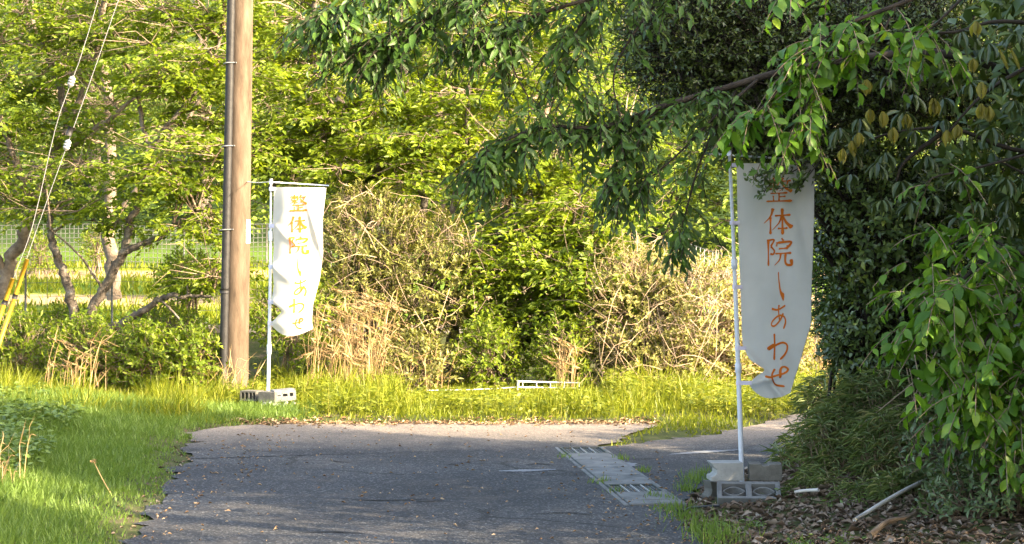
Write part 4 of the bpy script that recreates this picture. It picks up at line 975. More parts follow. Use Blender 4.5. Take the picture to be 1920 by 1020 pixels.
# dry pampas clumps: arching straw stems with drooping plumes
def dry_clump(label, px0, px1, d, n, h, lean, seed, plume=.5, dx=0.0):
    rg = np.random.default_rng(seed); x0, x1 = fx(px0,d), fx(px1,d); cx = (x0+x1)/2
    root = empty('dry_grass', (cx, d, float(G(cx, d))), label, 'grass'); mb = MB(); pl = []; lf = []
    for i in range(n):
        x = rg.uniform(x0, x1); y = d+rg.normal(0,.18); g = float(G(x, y)); H = h*rg.uniform(.35,1.15)
        dr = np.array([rg.normal(lean,.22), rg.normal(0,.2), 0]); bd = rg.uniform(.04,.28)*np.sign(dr[0]+.1)
        p = np.array([x,y,g]); q1 = p+dr*.18*H+UP*H*.55; q2 = p+dr*.45*H+UP*H*.95; q3 = p+dr*.5*H+np.array([bd*H,0,0])+UP*H*(1.0-.5*abs(bd))
        P = smooth_line([p,q1,q2,q3], 12); mb.tube(P, [.0055,.0045,.0035,.002], 3, False)
        if rg.random() < plume:
            m = 14; T = unit(P[-1]-P[-4]); b = P[-1]-T*np.linspace(.28,0,m)[:,None]
            D = T+rnd_dirs(m, rg)*.35-UP*.25; pl.append(leaves(b, D, rnd_dirs(m, rg), .10, .006, 'q'))
        for _ in range(2):
            t = rg.integers(2, len(P)-2); b = P[t]; D = unit(np.array([rg.normal(lean,.3), rg.normal(0,.3), rg.uniform(.35,1.0)])); lf.append(leaves(b[None], D[None], rnd_dirs(1,rg), rg.uniform(.15,.35), .009, 'b', 1.5))
    mb.build('stalks', M['straw'], root)['kind'] = 'stuff'
    V, Fa = cat_mesh(lf+pl); tag(mesh('dry_leaves', V, Fa, M['straw'], root), kind='stuff')
dry_clump('tall dry straw coloured pampas clump right of the rippling banner', 575, 715, 25.2, 95, 1.20, .2, 90, .7)
dry_clump('small dry grass clump standing before the thicket', 1045, 1085, 25.3, 22, .62, .1, 91, .4)
dry_clump('dry leaning grass clump below the yellow guards at the left', 70, 190, 24.4, 22, .72, .25, 92, .3)
dry_clump('dry leaning grass clump in front of the crooked tree', 180, 300, 24.8, 12, .70, .25, 93, .5)
dry_clump('dry grass tuft leaning at the left foot of the utility pole', 300, 405, 24.8, 8, .6, .25, 94, .5)
dry_clump('grass tuft with dry plumes around the utility pole foot', 405, 470, 24.3, 16, .45, .05, 95, 0)
dry_clump('pale dry grass patch before the netting fence', 1530, 1620, 26.8, 80, 1.0, 0, 96, .2)
dry_clump('thin dry grass stems right of the dry pampas clump', 715, 840, 25.4, 26, .5, .2, 97, .3)
dry_clump('dead bleached stalks at the left picture edge on the bank', -10, 40, 15.0, 12, .36, .1, 98, 0)

# ---------------------------------------------------------------- fallen leaves
def litter(label, X, Y, rng, size, mat, lift=.0, onroad=False):
    n = len(X); Z = np.where(in_poly(X, Y, ROAD), .006, G(X, Y))+rng.uniform(0,.02,n)+lift
    P = np.stack([X, Y, Z], 1); D = rnd_dirs(n, rng, -.25, .35); N = UP+rng.normal(0,.45,(n,3))
    V, Fa = leaves(P, D, N, size*rng.uniform(.5,1.4,n), size*.42*rng.uniform(.6,1.3,n), 'q', 2.0)
    return tag(mesh('fallen_leaves', V, Fa, mat), label, 'leaf litter', kind='stuff')
rng = np.random.default_rng(100)
X, Y = scatter(rng, 24000, 1.2, 5.2, 9.5, 18.2, lambda x, y: (x > 1.15) & ~((x > 1.52) & (x < 2.08) & (y > 14.40) & (y < 15.3)))
litter('brown leaf litter on the shaded right bank', X, Y, rng, .05*rng.uniform(.5,1.9,len(X)), M['litter'])
X = np.concatenate([rng.uniform(-2.6,1.4,420), rng.normal(1.15,.35,260), rng.normal(-2.6,.25,260)]); Y = np.concatenate([rng.uniform(12,21,420), rng.uniform(12,17,260), rng.uniform(12,20,260)])
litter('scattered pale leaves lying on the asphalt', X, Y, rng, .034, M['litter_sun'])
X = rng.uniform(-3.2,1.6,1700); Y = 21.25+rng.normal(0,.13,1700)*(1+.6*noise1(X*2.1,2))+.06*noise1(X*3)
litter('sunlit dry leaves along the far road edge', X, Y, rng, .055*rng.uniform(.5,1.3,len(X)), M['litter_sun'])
X, Y = scatter(rng, 1400, -3.7, -2.3, 12, 21, lambda x, y: edge_d(x,y) < .16)
litter('dry leaves along the left road edge', X, Y, rng, .05, M['litter'])
# ---------------------------------------------------------------- plants overhanging the road on the right
def leaf_template(name, prof, fold=.16, droop=.22, wave=0.0, serr=.0):
    ts = np.array([p[0] for p in prof]); ws = np.array([p[1] for p in prof]); n = len(ts); V = []
    for i in range(n):
        z = -droop*ts[i]**2
        V += [(ts[i], 0, z), (ts[i]-serr, ws[i], z+fold*ws[i]+wave*math.sin(i*2.1)), (ts[i]-serr, -ws[i], z+fold*ws[i]-wave*math.sin(i*1.7))]
    Fq = []
    for i in range(n-1):
        a = 3*i; b = a+3; Fq += [(a, b, b+1, a+1), (a, a+2, b+2, b)]
    me = bpy.data.meshes.new(name); me.from_pydata(V, [], Fq)
    for p in me.polygons: p.use_smooth = True
    return me
OVAL = [(0,.02),(.12,.22),(.3,.42),(.5,.48),(.7,.38),(.87,.2),(1,.01)]
LONG = [(0,.03),(.1,.16),(.3,.4),(.55,.5),(.8,.32),(1,.01)]
TEMPL = {}
def templates(key, prof, mat, **kw):
    out = []
    for i, (dr, wv) in enumerate(((.15,.02),(.3,.04),(.05,.03))):
        me = leaf_template('leaf_'+key, prof, droop=dr, wave=wv, **kw); me.materials.append(mat); out.append(me)
    TEMPL[key] = out
templates('zelkova', OVAL, M['leaf_zelkova_single']); templates('fresh', OVAL, M['leaf_fresh_single']); templates('camellia', OVAL, M['leaf_camellia_single'], fold=.3)
templates('oak', LONG, M['leaf_oak_single'], fold=.25); templates('bronze', LONG, M['leaf_bronze_single'], fold=.45)
def single_leaves(root, A, key, n, rng, name='leaf'):
    """the n leaves that show largest become objects of their own; the rest is returned"""
    P, D, N, L, Wd = A
    px = 960+P[:,0]/P[:,1]*F_PX; py = HORIZON-(P[:,2]-CAM_H)/P[:,1]*F_PX
    vis = (px > -20) & (px < 1940) & (py > -20) & (py < 1040)
    score = L/P[:,1]*np.where(vis, 1, 0)*np.exp(-(P[:,1]-P[:,1].min())*1.3)*rng.uniform(.8,1.2,len(P))
    order = np.argsort(-score)[:n]
    D = unit(D); S = unit(np.cross(N, D)); Nn = np.cross(D, S); b = base_of(root)
    for i in order:
        o = bpy.data.objects.new(name, TEMPL[key][i % 3]); col.objects.link(o); o.parent = root
        l, w_ = float(L[i]), float(Wd[i])
        o.matrix_basis = Matrix(((D[i,0]*l, S[i,0]*w_, Nn[i,0]*l, P[i,0]-b.x), (D[i,1]*l, S[i,1]*w_, Nn[i,1]*l, P[i,1]-b.y), (D[i,2]*l, S[i,2]*w_, Nn[i,2]*l, P[i,2]-b.z), (0,0,0,1)))
    keep = np.ones(len(P), bool); keep[order] = False
    return tuple(q[keep] for q in (P, D, N, L, Wd))
def shoots(rng, O, D, ln, m, L, Wd, droop=.5, hang=.45, jit=.4, back=.0):
    """leafy shoots: alternate leaves along a drooping twig -> leaf arrays, twig segments"""
    n = len(O); D = unit(D); ln = np.broadcast_to(ln, (n,)); t = (np.arange(m)+.6)/m
    path = lambda tt: O[:,None]+D[:,None]*(ln[:,None]*tt)[...,None]-UP*(droop*ln[:,None]*tt**2)[...,None]
    tt = np.ones((n,1))*t[None]; P = path(tt); T = unit(path(tt+.02)-P)
    S = unit(np.cross(T, np.broadcast_to(UP, T.shape))+rng.normal(0,.25,T.shape)); side = np.where(np.arange(m)%2,1.0,-1.0)[None,:,None]
    f = np.where(np.arange(m) == m-1, 0.15, 1.0)[None,:,None]
    ld = T*.62+S*side*.78*f-UP*hang*rng.uniform(.2,1.5,(n,m,1))+rng.normal(0,.22,P.shape)
    nn = np.cross(S, T); nn = np.where(nn[...,2:3] < 0, -nn, nn)+S*side*.25+rng.normal(0,jit,P.shape)
    Ls = L*rng.uniform(.5,1.2,(n,m))*rng.uniform(.8,1.15,(n,1))*(.65+.5*np.sin(np.pi*np.clip(t+.1,0,1)))[None]; K = n*m
    A = (P.reshape(K,3), ld.reshape(K,3), nn.reshape(K,3), Ls.reshape(K), (Ls*Wd/L).reshape(K))
    seg = [(path(np.full((n,1),a))[:,0], path(np.full((n,1),a+.25))[:,0]) for a in (0,.25,.5,.75)]
    return A, (np.concatenate([s[0] for s in seg]), np.concatenate([s[1] for s in seg]))
def join(*As): return tuple(np.concatenate(q) for q in zip(*As))
def on_branches(rng, lines, n, spread=.05):
    ln = np.array([np.linalg.norm(np.diff(P,axis=0),axis=1).sum() for P, _ in lines]); w_ = ln*np.array([k for _, k in lines]); pick = rng.choice(len(lines), n, p=w_/w_.sum())
    O = np.empty((n,3)); T = np.empty((n,3))
    for i, j in enumerate(pick):
        P = lines[j][0]; k = rng.random()**.8*(len(P)-1); a = int(min(k, len(P)-2)); O[i] = P[a]+(P[a+1]-P[a])*(k-a); T[i] = P[a+1]-P[a]
    return O+rng.normal(0,spread,(n,3)), unit(T)

# 1. overhanging tree with long leafy sprays
rng = np.random.default_rng(110)
zb = (4.6, 14.6, float(G(4.6, 14.6)))
zel = empty('overhanging_tree', zb, 'dark green tree whose leafy sprays overhang the road from the right', 'tree')
ZL = [([(1980,170,14.6),(1760,100,14.5),(1500,128,14.3),(1360,165,14.2),(1240,200,14.0),(1130,238,13.9),(1030,238,13.8),(960,258,13.7),(912,296,13.7)],.035,.006,1.5),
      ([(1420,150,14.2),(1340,220,14.0),(1270,290,13.9),(1205,345,13.8)],.014,.005,.35), ([(1380,170,14.2),(1318,290,14.1),(1288,390,14.1),(1274,440,14.1)],.012,.004,.4),
      ([(1980,-40,14.5),(1560,-70,14.3),(1300,-40,14.1),(1100,0,13.9),(960,45,13.8),(880,85,13.8)],.03,.006,1.1), ([(1300,-70,13.9),(1000,-50,13.7),(840,15,13.6),(740,70,13.6),(680,95,13.6)],.018,.005,1.4),
      ([(1010,-70,13.7),(790,-40,13.6),(680,0,13.5),(615,35,13.5)],.014,.004,1.3), ([(1130,-10,13.9),(1080,60,13.9),(1060,130,13.9),(1100,190,13.9)],.012,.004,1.2), ([(1260,-30,14.1),(1190,60,14.1),(1150,150,14.0),(1180,270,13.9)],.012,.004,.7),
      ([(1240,200,14.0),(1180,260,13.9),(1160,330,13.8)],.010,.004,.5), ([(960,45,13.8),(960,120,13.7),(1000,200,13.7)],.008,.004,.8)]
lines = []; tub = [([ (zb[0],zb[1],zb[2]-.1),(4.55,14.6,1.3),(4.4,14.6,2.4),tuple(at(1980,170,14.6)) ],[.16,.12,.09,.04]), ([(4.4,14.6,2.4),(4.3,14.55,3.4),tuple(at(1980,-40,14.5))],[.09,.06,.035])]
tub = [(smooth_line(p, 14), r) for p, r in tub]
for pts, r0, r1, k in ZL:
    P = smooth_line(px_line(pts), 6*len(pts)); lines.append((P, k)); tub.append((P, np.linspace(r0, r1, len(P))))
polyline_tubes(tub, 7).build('trunk', M['twig_dark'], zel, True)
O, T = on_branches(rng, [(P[len(P)//3:] if i in (0,3) else P, k) for i, (P, k) in enumerate(lines)], 560)
Ds = T*.6+rnd_dirs(len(O), rng, -.35, .35)*.8
A, (sa, sb) = shoots(rng, O, Ds, rng.uniform(.2,.42,len(O)), 9, .108, .040, droop=.45, hang=.35)
# drooping end of the arching limb and of the hanging strand
ends = []
for (px, py, d, n, ln) in ((915,298,13.7,26,.30),(1272,425,14.1,10,.30),(1165,330,13.8,14,.32),(1205,340,13.8,8,.28),(690,95,13.6,10,.28),(612,36,13.5,12,.26),(740,70,13.6,14,.3)):
    c = np.array(at(px,py,d)); O2 = c+rng.normal(0,.05,(n,3)); D2 = np.stack([rng.normal(-.25,.35,n), rng.normal(0,.4,n), rng.uniform(-1,-.2,n)],1); ends.append(shoots(rng, O2, D2, ln*rng.uniform(.7,1.2,n), 9, .105, .042, droop=.35, hang=.5))
A = join(A, *[e_[0] for e_ in ends]); sa = np.concatenate([sa]+[e_[1][0] for e_ in ends]); sb = np.concatenate([sb]+[e_[1][1] for e_ in ends])
V, Fa = sticks(sa, sb, .004, .003); tag(mesh('twigs', V, Fa, M['twig_dark'], zel), kind='stuff')
rest = single_leaves(zel, A, 'zelkova', 280, rng)
V, Fa = leaves(*rest, 'h'); tag(mesh('crown', V, Fa, M['leaf_zelkova'], zel), kind='stuff')

# 2. brighter climbing shoots: by the banner top and down the right side
rng = np.random.default_rng(111)
fb = (3.75, 12.9, float(G(3.75, 12.9)))
fre = empty('leafy_sapling', fb, 'bright green large leaved sapling hanging at the right picture edge', 'tree')
FL = [([(2060,560,12.9),(1900,470,12.7),(1810,520,12.5),(1755,590,12.4),(1740,670,12.4)],.02,.006,1.3), ([(2060,640,12.9),(1930,560,12.6),(1860,620,12.4),(1820,710,12.3),(1810,780,12.3)],.018,.005,1.5),
      ([(2060,640,12.9),(1960,660,12.5),(1910,740,12.3),(1890,820,12.3)],.018,.005,1.3), ([(1900,470,12.7),(1830,440,12.8),(1760,470,12.7)],.010,.005,.7), ([(1930,560,12.6),(1990,500,12.6),(1900,600,12.5)],.01,.005,.6)]
lines = []; tub = [(smooth_line([(fb[0],fb[1],fb[2]-.1),(3.85,12.9,.9),tuple(at(2060,640,12.9)),tuple(at(2060,560,12.9))],10),[.05,.03,.022])]
for pts, r0, r1, k in FL:
    P = smooth_line(px_line(pts), 6*len(pts)); lines.append((P, k)); tub.append((P, np.linspace(r0, r1, len(P))))
polyline_tubes(tub, 6).build('trunk', M['twig_dark'], fre, True)
O, T = on_branches(rng, [(P[len(P)//4:], k) for P, k in lines], 320, .11)
A, (sa, sb) = shoots(rng, O, T*.3+rnd_dirs(len(O), rng, -.4, .4)*.9+np.array([0,-.3,0]), rng.uniform(.2,.36,len(O)), 7, .122, .066, droop=.5, hang=.5)
V, Fa = sticks(sa, sb, .004, .003); tag(mesh('twigs', V, Fa, M['twig'], fre), kind='stuff')
rest = single_leaves(fre, A, 'fresh', 290, rng)
V, Fa = leaves(*rest, 'h'); tag(mesh('crown', V, Fa, M['leaf_fresh'], fre), kind='stuff')

rng = np.random.default_rng(112)
hb = (4.2, 12.6, float(G(4.2, 12.6)))
han = empty('leafy_branch_tree', hb, 'fresh green tree with serrated sprays hanging over the shaded banner top', 'tree')
HL = [([(2100,-60,12.8),(1850,-50,12.6),(1680,10,12.5),(1580,50,12.4),(1510,100,12.4),(1485,160,12.4)],.025,.005,1.3), ([(1680,10,12.5),(1640,80,12.4),(1560,120,12.4)],.01,.004,1.0), ([(1580,50,12.4),(1520,180,12.4),(1490,250,12.4)],.009,.004,1.3), ([(1510,100,12.4),(1440,190,12.4),(1395,230,12.4)],.008,.004,.9),
      ([(1850,-50,12.6),(1760,40,12.5),(1700,90,12.5)],.012,.005,.9), ([(2100,240,12.8),(1850,310,12.6),(1760,330,12.5),(1735,345,12.5)],.012,.004,.45), ([(1850,-50,12.6),(1560,-40,12.5),(1440,-10,12.5)],.01,.004,.5)]
lines = []; tub = [(smooth_line([(hb[0],hb[1],hb[2]-.1),(4.2,12.7,1.5),tuple(at(2100,240,12.8)),tuple(at(2100,-60,12.8))],12),[.08,.06,.04,.028])]
for pts, r0, r1, k in HL:
    P = smooth_line(px_line(pts), 6*len(pts)); lines.append((P, k)); tub.append((P, np.linspace(r0, r1, len(P))))
polyline_tubes(tub, 6).build('trunk', M['twig_dark'], han, True)
O, T = on_branches(rng, [(P[len(P)//3:], k) for P, k in lines], 105, .04)
A, (sa, sb) = shoots(rng, O, T*.5+rnd_dirs(len(O), rng, -.4, .35)*.8, rng.uniform(.2,.38,len(O)), 8, .108, .054, droop=.5, hang=.4)
V, Fa = sticks(sa, sb, .004, .003); tag(mesh('twigs', V, Fa, M['twig'], han), kind='stuff')
rest = single_leaves(han, A, 'fresh', 240, rng)
V, Fa = leaves(*rest, 'h'); tag(mesh('crown', V, Fa, M['leaf_fresh'], han), kind='stuff')

# 3. evergreen with whorls of hanging leathery leaves and bronze young ones
rng = np.random.default_rng(113)
ob = (4.1, 13.6, float(G(4.1, 13.6)))
oak = empty('evergreen_oak', ob, 'evergreen tree with drooping leathery leaves and bronze young shoots, upper right', 'tree')
tub = [(smooth_line([(ob[0],ob[1],ob[2]-.1),(4.1,13.6,1.6),tuple(at(2080,300,13.5)),tuple(at(2060,60,13.4))],12),[.10,.08,.05,.03])]
for pts in ([(2080,300,13.5),(1900,280,13.3),(1780,240,13.2),(1650,255,13.2),(1590,290,13.2)], [(2060,60,13.4),(1900,140,13.2),(1830,190,13.1),(1760,270,13.1)], [(2080,300,13.5),(1950,330,13.2),(1870,300,13.1)], [(2060,60,13.4),(1880,40,13.2),(1790,60,13.1),(1700,60,13.1)], [(1780,240,13.2),(1700,300,13.2),(1680,340,13.2)]):
    tub.append((smooth_line(px_line(pts), 16), [.02,.006]))
polyline_tubes(tub, 6).build('trunk', M['twig_dark'], oak, True)
old = []; young = []
wh = [(1600,215),(1640,300),(1690,330),(1760,225),(1785,330),(1850,240),(1880,330),(1820,150),(1900,190),(1930,260),(1720,170),(1660,140),(1600,330),(1740,290),(1850,90),(1900,60),(1580,270),(1710,240),(1830,300),(1920,330),(1780,60),(1700,380),(1840,380),(1900,410),(1620,250),(1690,205),(1870,150),(1570,230),(1660,270),(1780,190),(1930,140),(1800,400),(1650,380),(1890,370),(1760,360)]
for i, (px, py) in enumerate(wh):
    c = np.array(at(px+rng.normal(0,8), py+rng.normal(0,6), 13.0+.25*rng.random())); k = rng.integers(8,13)
    a = np.arange(k)*2.4+rng.random(); D = np.stack([np.cos(a)*.65, np.sin(a)*.65, rng.uniform(-1.1,-.35,k)],1); D = D+rng.normal(0,.12,D.shape)
    N = np.stack([np.cos(a), np.sin(a), np.full(k,.55)],1)+rng.normal(0,.2,(k,3)); Lk = .125*rng.uniform(.7,1.25,k)
    old.append((np.repeat(c[None],k,0)+D*.02, D, N, Lk, Lk*.27))
for px, py in [(1632,215),(1655,220),(1610,260),(1597,275),(1752,200),(1855,210),(1625,160),(1825,120),(1840,165),(1700,225),(1580,290),(1840,205),(1750,195),(1830,50),(1675,250),(1795,245),(1775,255)]:
    c = np.array(at(px, py-14, 12.85)); k = 6; a = np.arange(k)*1.1+rng.random(); D = np.stack([np.cos(a)*.22, np.sin(a)*.22, np.full(k,-1.0)],1)+rng.normal(0,.06,(k,3))
    N = np.stack([np.cos(a), np.sin(a), np.full(k,.2)],1); Lk = .10*rng.uniform(.7,1.15,k); young.append((np.repeat(c[None],k,0)+D*.01, D, N, Lk, Lk*.36))
for px in (1890, 1912):    # the stubby pale new buds at the edge
    c = np.array(at(px, 130, 12.9)); MB().tube(smooth_line([c, c+np.array([-.02,0,.05]), c+np.array([-.06,0,.14])], 6), [.006,.012,.014,.006], 6).build('bud', M['leaf_bronze'], oak, True)
rest = single_leaves(oak, join(*old), 'oak', 200, rng); single_leaves(oak, join(*young), 'bronze', 102, rng, 'young_leaf')
V, Fa = leaves(*rest, 'h', 1.4); tag(mesh('crown', V, Fa, M['leaf_oak'], oak), kind='stuff')

# 4. glossy camellia hedge, with its single leaves
rng = np.random.default_rng(114)
CE = [ell_px(1535,300,1790,560,15.9,.75), ell_px(1570,470,1790,740,16.0,.7), ell_px(1620,330,1900,640,16.3,.8), ell_px(1700,560,1930,860,15.6,.8)]
camr = shrub('camellia_hedge', 'dense glossy dark leaved hedge right of the shaded banner', CE+[ell_px(1540,280,1640,420,15.8,.35), ell_px(1560,520,1680,720,15.9,.4), ell_px(1560,100,1960,420,16.2,.6), ell_px(1600,-110,2000,220,16.4,.7)], 4600, 8, .068, .034, M['leaf_camellia'], 114, cat='hedge', stems=16, stem_mat='twig_dark', kind='h', shell=.6, spread=.9, upb=.35, twl=.14)
P, Nn = blob_points(rng, [(c, r*1.03) for c, r in CE[:2]], 60, .96); Nn[:,1] = -np.abs(Nn[:,1]); P[:,1] = np.array([c for c,_ in CE])[0,1]-np.abs(P[:,1]-CE[0][0][1])
k = 7; ax = unit(Nn+UP*.3); aa = rng.uniform(0,6.28,(60,1))+np.arange(k)*2.4; S = unit(np.cross(ax, rnd_dirs(60,rng))); Q = np.cross(ax,S)
rad = S[:,None]*np.cos(aa)[...,None]+Q[:,None]*np.sin(aa)[...,None]; B = P[:,None]+ax[:,None]*(np.linspace(0,.12,k)[None,:,None]); D = ax[:,None]*.5+rad*.9; N = ax[:,None]-rad*.3+UP*.4+rng.normal(0,.2,D.shape)
Lk = .074*rng.uniform(.75,1.15,60*k); single_leaves(camr, (B.reshape(-1,3), D.reshape(-1,3), N.reshape(-1,3), Lk, Lk*.48), 'camellia', 290, rng)

# 5. small leaved twiggy tree over the banner
SE = [ell_px(1160,-120,1400,210,15.4,.7), ell_px(1290,-100,1570,270,15.5,.8), ell_px(1400,120,1590,345,15.4,.45), ell_px(1330,200,1480,300,15.5,.4), ell_px(1500,-60,1800,240,15.6,.9)]
sm = shrub('small_leaved_tree', 'twiggy small leaved evergreen tree above the shaded banner', SE, 7500, 7, .048, .022, M['leaf_small'], 115, cat='tree', stems=16, stem_mat='twig_dark', shell=.35, spread=.8, twl=.10, floor=False, foot=(4.0,16.4))
rng = np.random.default_rng(116)     # sprig in front of the cloth
mb = MB(); PP = []
for pts in ([(1540,300),(1500,345),(1470,352),(1432,358)], [(1530,290),(1480,325),(1440,322),(1405,340)], [(1500,300),(1460,310),(1425,345)], [(1470,330),(1440,350),(1430,368)], [(1520,318),(1500,352),(1497,356)]):
    Pl = smooth_line([at(x, y, 15.02) for x, y in pts], 14); mb.tube(Pl, [.006,.0025], 5); PP.append(Pl)
mb.build('sprig', M['twig_dark'], sm, True)
pts = np.concatenate([q[3:] for q in PP]); pts = pts[rng.integers(0,len(pts),60)]; (V, Fa), _ = tufts(rng, pts, np.repeat(np.array([[-.5,-.3,.1]]),60,0), 4, .055, .026, 'h', twl=.06); tag(mesh('sprig_leaves', V, Fa, M['leaf_camellia'], sm), kind='stuff')

# 6. feathery dark shrub at the hedge's road side, with a dark trunk
shrub('feathery_shrub', 'feathery dark green shrub at the road side end of the hedge', [ell_px(1525,430,1640,640,16.6,.45), ell_px(1545,560,1650,690,16.5,.35)], 900, 8, .05, .014, M['leaf_zelkova'], 117, stems=8, stem_mat='twig_dark', upb=-.1, twl=.12)
# 7. sasa bamboo grass on the bank
def sasa(label, ells, n, seed, L=.14, Wd=.011):
    rg = np.random.default_rng(seed); c0 = ells[0][0]; root = empty('bamboo_grass', (c0[0], c0[1], float(G(c0[0],c0[1]))), label, 'bamboo grass')
    P, Nn = blob_points(rg, ells, n, .35); g = G(P[:,0],P[:,1]); ok = P[:,2] > g+.03; P, Nn, g = P[ok], Nn[ok], g[ok]; n = len(P)
    k = 5; a = rg.uniform(0,6.28,(n,k)); D = np.stack([np.cos(a)-.35, np.sin(a)-.35, rg.uniform(-.5,.6,(n,k))],-1); N = UP+rg.normal(0,.5,D.shape); B = P[:,None]+D*.01
    K = n*k; V, Fa = leaves(B.reshape(-1,3), D.reshape(-1,3), N.reshape(-1,3), L*rg.uniform(.5,1.2,K), Wd*rg.uniform(.7,1.3,K), 'h', 1.3); tag(mesh('leaves', V, Fa, M['leaf_sasa'], root), kind='stuff')
    base = np.stack([P[:,0]+.2*rg.random(n), P[:,1]+.1*rg.random(n), g],1); V, Fa = sticks(base, P, .004, .002); tag(mesh('stalks', V, Fa, M['twig_tan'], root), kind='stuff')
sasa('bushy bamboo grass on the bank right of the shaded banner blocks', [ell_px(1500,740,1690,940,15.3,.4), ell_px(1560,690,1750,900,15.3,.4), ell_px(1600,760,1740,930,14.7,.3)], 2600, 118, .13, .0095)
sasa('low bamboo grass tuft at the lane edge behind the shaded banner', [ell_px(1470,790,1560,900,17.3,.35), ell_px(1500,700,1600,800,18.2,.45)], 420, 119)
sasa('yellowing grass blades sprouting behind the darker block', [ell_px(1450,840,1478,890,16.4,.08)], 14, 120, .16, .014)
# 8. low shrubs in the lower right corner
shrub('low_shrub', 'grey green low shrub in the lower right corner', [ell_px(1750,890,1880,1040,12.6,.3), ell_px(1820,860,1960,1040,12.5,.4)], 520, 7, .06, .024, M['leaf_ground'], 121, stems=14, kind='h')
shrub('low_shrub', 'ivy like low shrub under the large leaved sapling', [ell_px(1700,800,1940,900,13.4,.4)], 360, 6, .06, .028, M['leaf_ground'], 122, stems=8, kind='h')
# dead stems on the bank, fallen pole, branch, hose
rng = np.random.default_rng(123); mb = MB()
ds = empty('dead_stems', (2.9, 14.6, float(G(2.9,14.6))), 'bare dead stems leaning out of the bamboo grass', 'stems')
for (a, b) in (((1745,690),(1610,800)),((1750,740),(1590,815)),((1700,690),(1735,870)),((1710,640),(1725,830)),((1755,660),(1680,840)),((1640,760),(1745,850)),((1600,815),(1735,850)),((1690,880),(1675,800))):
    p0 = at(*a, 14.9+.3*rng.random()); p1 = at(*b, 14.7+.3*rng.random()); mid = (p0+p1)/2+Vector((rng.normal(0,.03), 0, rng.normal(0.02,.03)))
    MB().tube(smooth_line([p0, mid, p1], 10), [.006,.003], 5).build('stem', M['twig_tan'], ds, True)
def on_ground(px, py, lift):
    d = 14.0
    for _ in range(30):
        x = fx(px, d); zg = float(G(x, d)); d += .5*((CAM_H-zg)*F_PX/(py-HORIZON)-d)
    return Vector((fx(px,d), d, float(G(fx(px,d), d))+lift))
a, b = on_ground(1602, 988, .045), on_ground(1755, 922, .12)
tag(MB().tube(smooth_line([a, (a+b)/2+Vector((.01,0,.02)), b], 8), [.014,.016], 8).build('fallen_pole', M['pale_wood'], None, True), 'thin pale fallen pole lying on the leaf litter', 'pole')
a, b = on_ground(1630, 1018, .045), on_ground(1728, 968, .05)
tag(MB().tube(smooth_line([a, (a*2+b)/3+Vector((0,0,.03)), (a+b*2)/3+Vector((.01,0,.0)), b], 12), [.022,.016,.010], 7).build('fallen_branch', M['twig'], None, True), 'crooked brown fallen branch on the leaf litter', 'branch')
p = [on_ground(x, y, .035) for x, y in ((1282,968),(1296,961),(1322,959),(1350,957))]
tag(MB().tube(smooth_line(p, 12), .011, 7).build('hose', M['black_plastic'], None, True), 'short black hose end beside the shaded banner blocks', 'hose')
p = [on_ground(x, y, .04) for x, y in ((1490,933),(1510,930),(1535,929))]
tag(MB().tube(smooth_line(p, 8), [.012,.014], 7).build('stick', M['pale_wood'], None, True), 'short bleached stick on the litter right of the blocks', 'stick')
a = on_ground(210, 930, 0); b = at(176, 866, a.y+.1)
st = empty('dried_weed', tuple(a), 'single dried weed stem standing in the left grass', 'weed')
MB().tube(smooth_line([a, (a+b)/2+Vector((-.004,0,0)), b], 8), [.004,.003], 5).build('stem', M['straw'], st, True)
stone_v = np.array(b); (V, Fa) = leaves(np.repeat(stone_v[None],22,0), rnd_dirs(22, rng, -.2, 1), rnd_dirs(22, rng), .035, .012, 'q'); mesh('seed_head', V, Fa, M['straw'], st)

# ---------------------------------------------------------------- trees beyond the right picture edge, which shade the road
def shade_tree(label, x, y, ells, n, seed):
    rg = np.random.default_rng(seed); g = float(G(x, y)); root = empty('evergreen_tree', (x, y, g), label, 'tree', 'evergreens along the right bank')
    tub = [(smooth_line([(x,y,g-.2),(x+.1,y,g+1.6),(x-.05,y,g+3.2),(x,y,g+5.2)],12),[.22,.17,.12,.05])]
    for c, r in ells:
        for _ in range(5):
            q = np.array(c)+rnd_dirs(1,rg)[0]*np.array(r)*.8; tub.append((smooth_line([(x,y,g+rg.uniform(1.2,3.5)), (np.array((x,y,q[2]-.4))+q)/2, q],8),[.06,.015]))
    polyline_tubes(tub, 6).build('trunk', M['twig_dark'], root, True)
    P, Nn = blob_points(rg, ells, n, .3); (V, Fa), (A_, B_) = tufts(rg, P, Nn, 7, .15, .075, 'q', twl=.2); tag(mesh('crown', V, Fa, M['leaf_camellia'], root), kind='stuff')
def EL3(x,y,z,rx,ry,rz): return (np.array((x,y,z)), np.array((rx,ry,rz)))
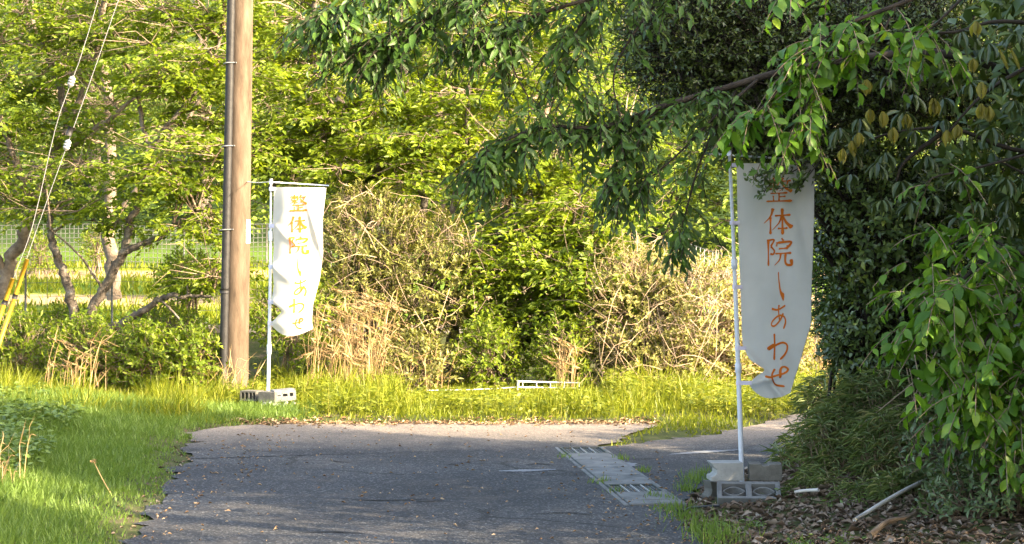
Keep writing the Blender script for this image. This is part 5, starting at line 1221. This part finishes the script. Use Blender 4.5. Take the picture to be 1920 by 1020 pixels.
shade_tree('dark evergreen tree filling the upper right corner behind the drooping leaves', 5.2, 14.7, [EL3(5.2,14.2,2.9,1.9,1.5,2.3), EL3(4.9,14.4,1.6,1.2,1.4,1.5)], 3000, 130)
shade_tree('dark evergreen tree just beyond the right picture edge', 6.4, 11.3, [EL3(6.2,11.5,3.6,2.0,2.1,3.2), EL3(5.4,11.6,1.5,1.3,1.6,1.4), EL3(6.2,11.4,6.4,1.7,1.9,2.2)], 5000, 131)
shade_tree('tall dark evergreen tree beside the road out of the picture', 6.6, 5.4, [EL3(6.6,5.4,4.2,2.0,2.1,3.2), EL3(6.4,5.4,1.5,1.9,1.9,1.6), EL3(6.6,5.4,6.9,1.8,1.8,2.2)], 5000, 132)
shade_tree('dark evergreen tree beside the camera out of the picture', 6.4, 2.0, [EL3(6.4,2.0,4.0,2.0,2.1,3.2), EL3(6.4,2.0,1.4,1.9,1.9,1.5), EL3(6.4,2.0,6.2,1.7,1.8,1.6)], 3800, 133)
shrub('lane_shade_shrub', 'dark leafy shrub added behind the hedge to shade the lane bend', [EL3(4.6,17.9,.9,.9,.85,1.0), EL3(5.3,18.3,1.0,.9,.8,1.1)], 1500, 7, .10, .05, M['leaf_camellia'], 134, stems=12, stem_mat='twig_dark')  # hidden shrub, added to shade the lane bend and road edge
shade_tree('slender evergreen sapling added out of view to break the sunlight into streaks', 6.5, 8.45, [EL3(6.5,8.35,3.9,.9,.16,2.2)], 34, 135)  # unseen sparse crown, added to split the sun gap into streaks
shrub('lane_shade_shrub', 'leafy shrub added out of view to shade the lane', [EL3(5.9,19.9,.9,.8,.7,1.0), EL3(6.6,20.4,1.0,.8,.7,1.1)], 900, 7, .10, .05, M['leaf_camellia'], 136, stems=10, stem_mat='twig_dark')  # off-frame shrub, added so that its shadow covers the lane
sasa('thin dry grass tuft on the litter right of the shaded banner blocks', [ell_px(1480,880,1590,945,14.6,.25), ell_px(1560,900,1680,960,14.0,.2)], 260, 137, .11, .007)
sasa('thin grass tuft at the foot of the bank by the fallen pole', [ell_px(1640,880,1760,950,13.7,.22)], 220, 138, .12, .008)
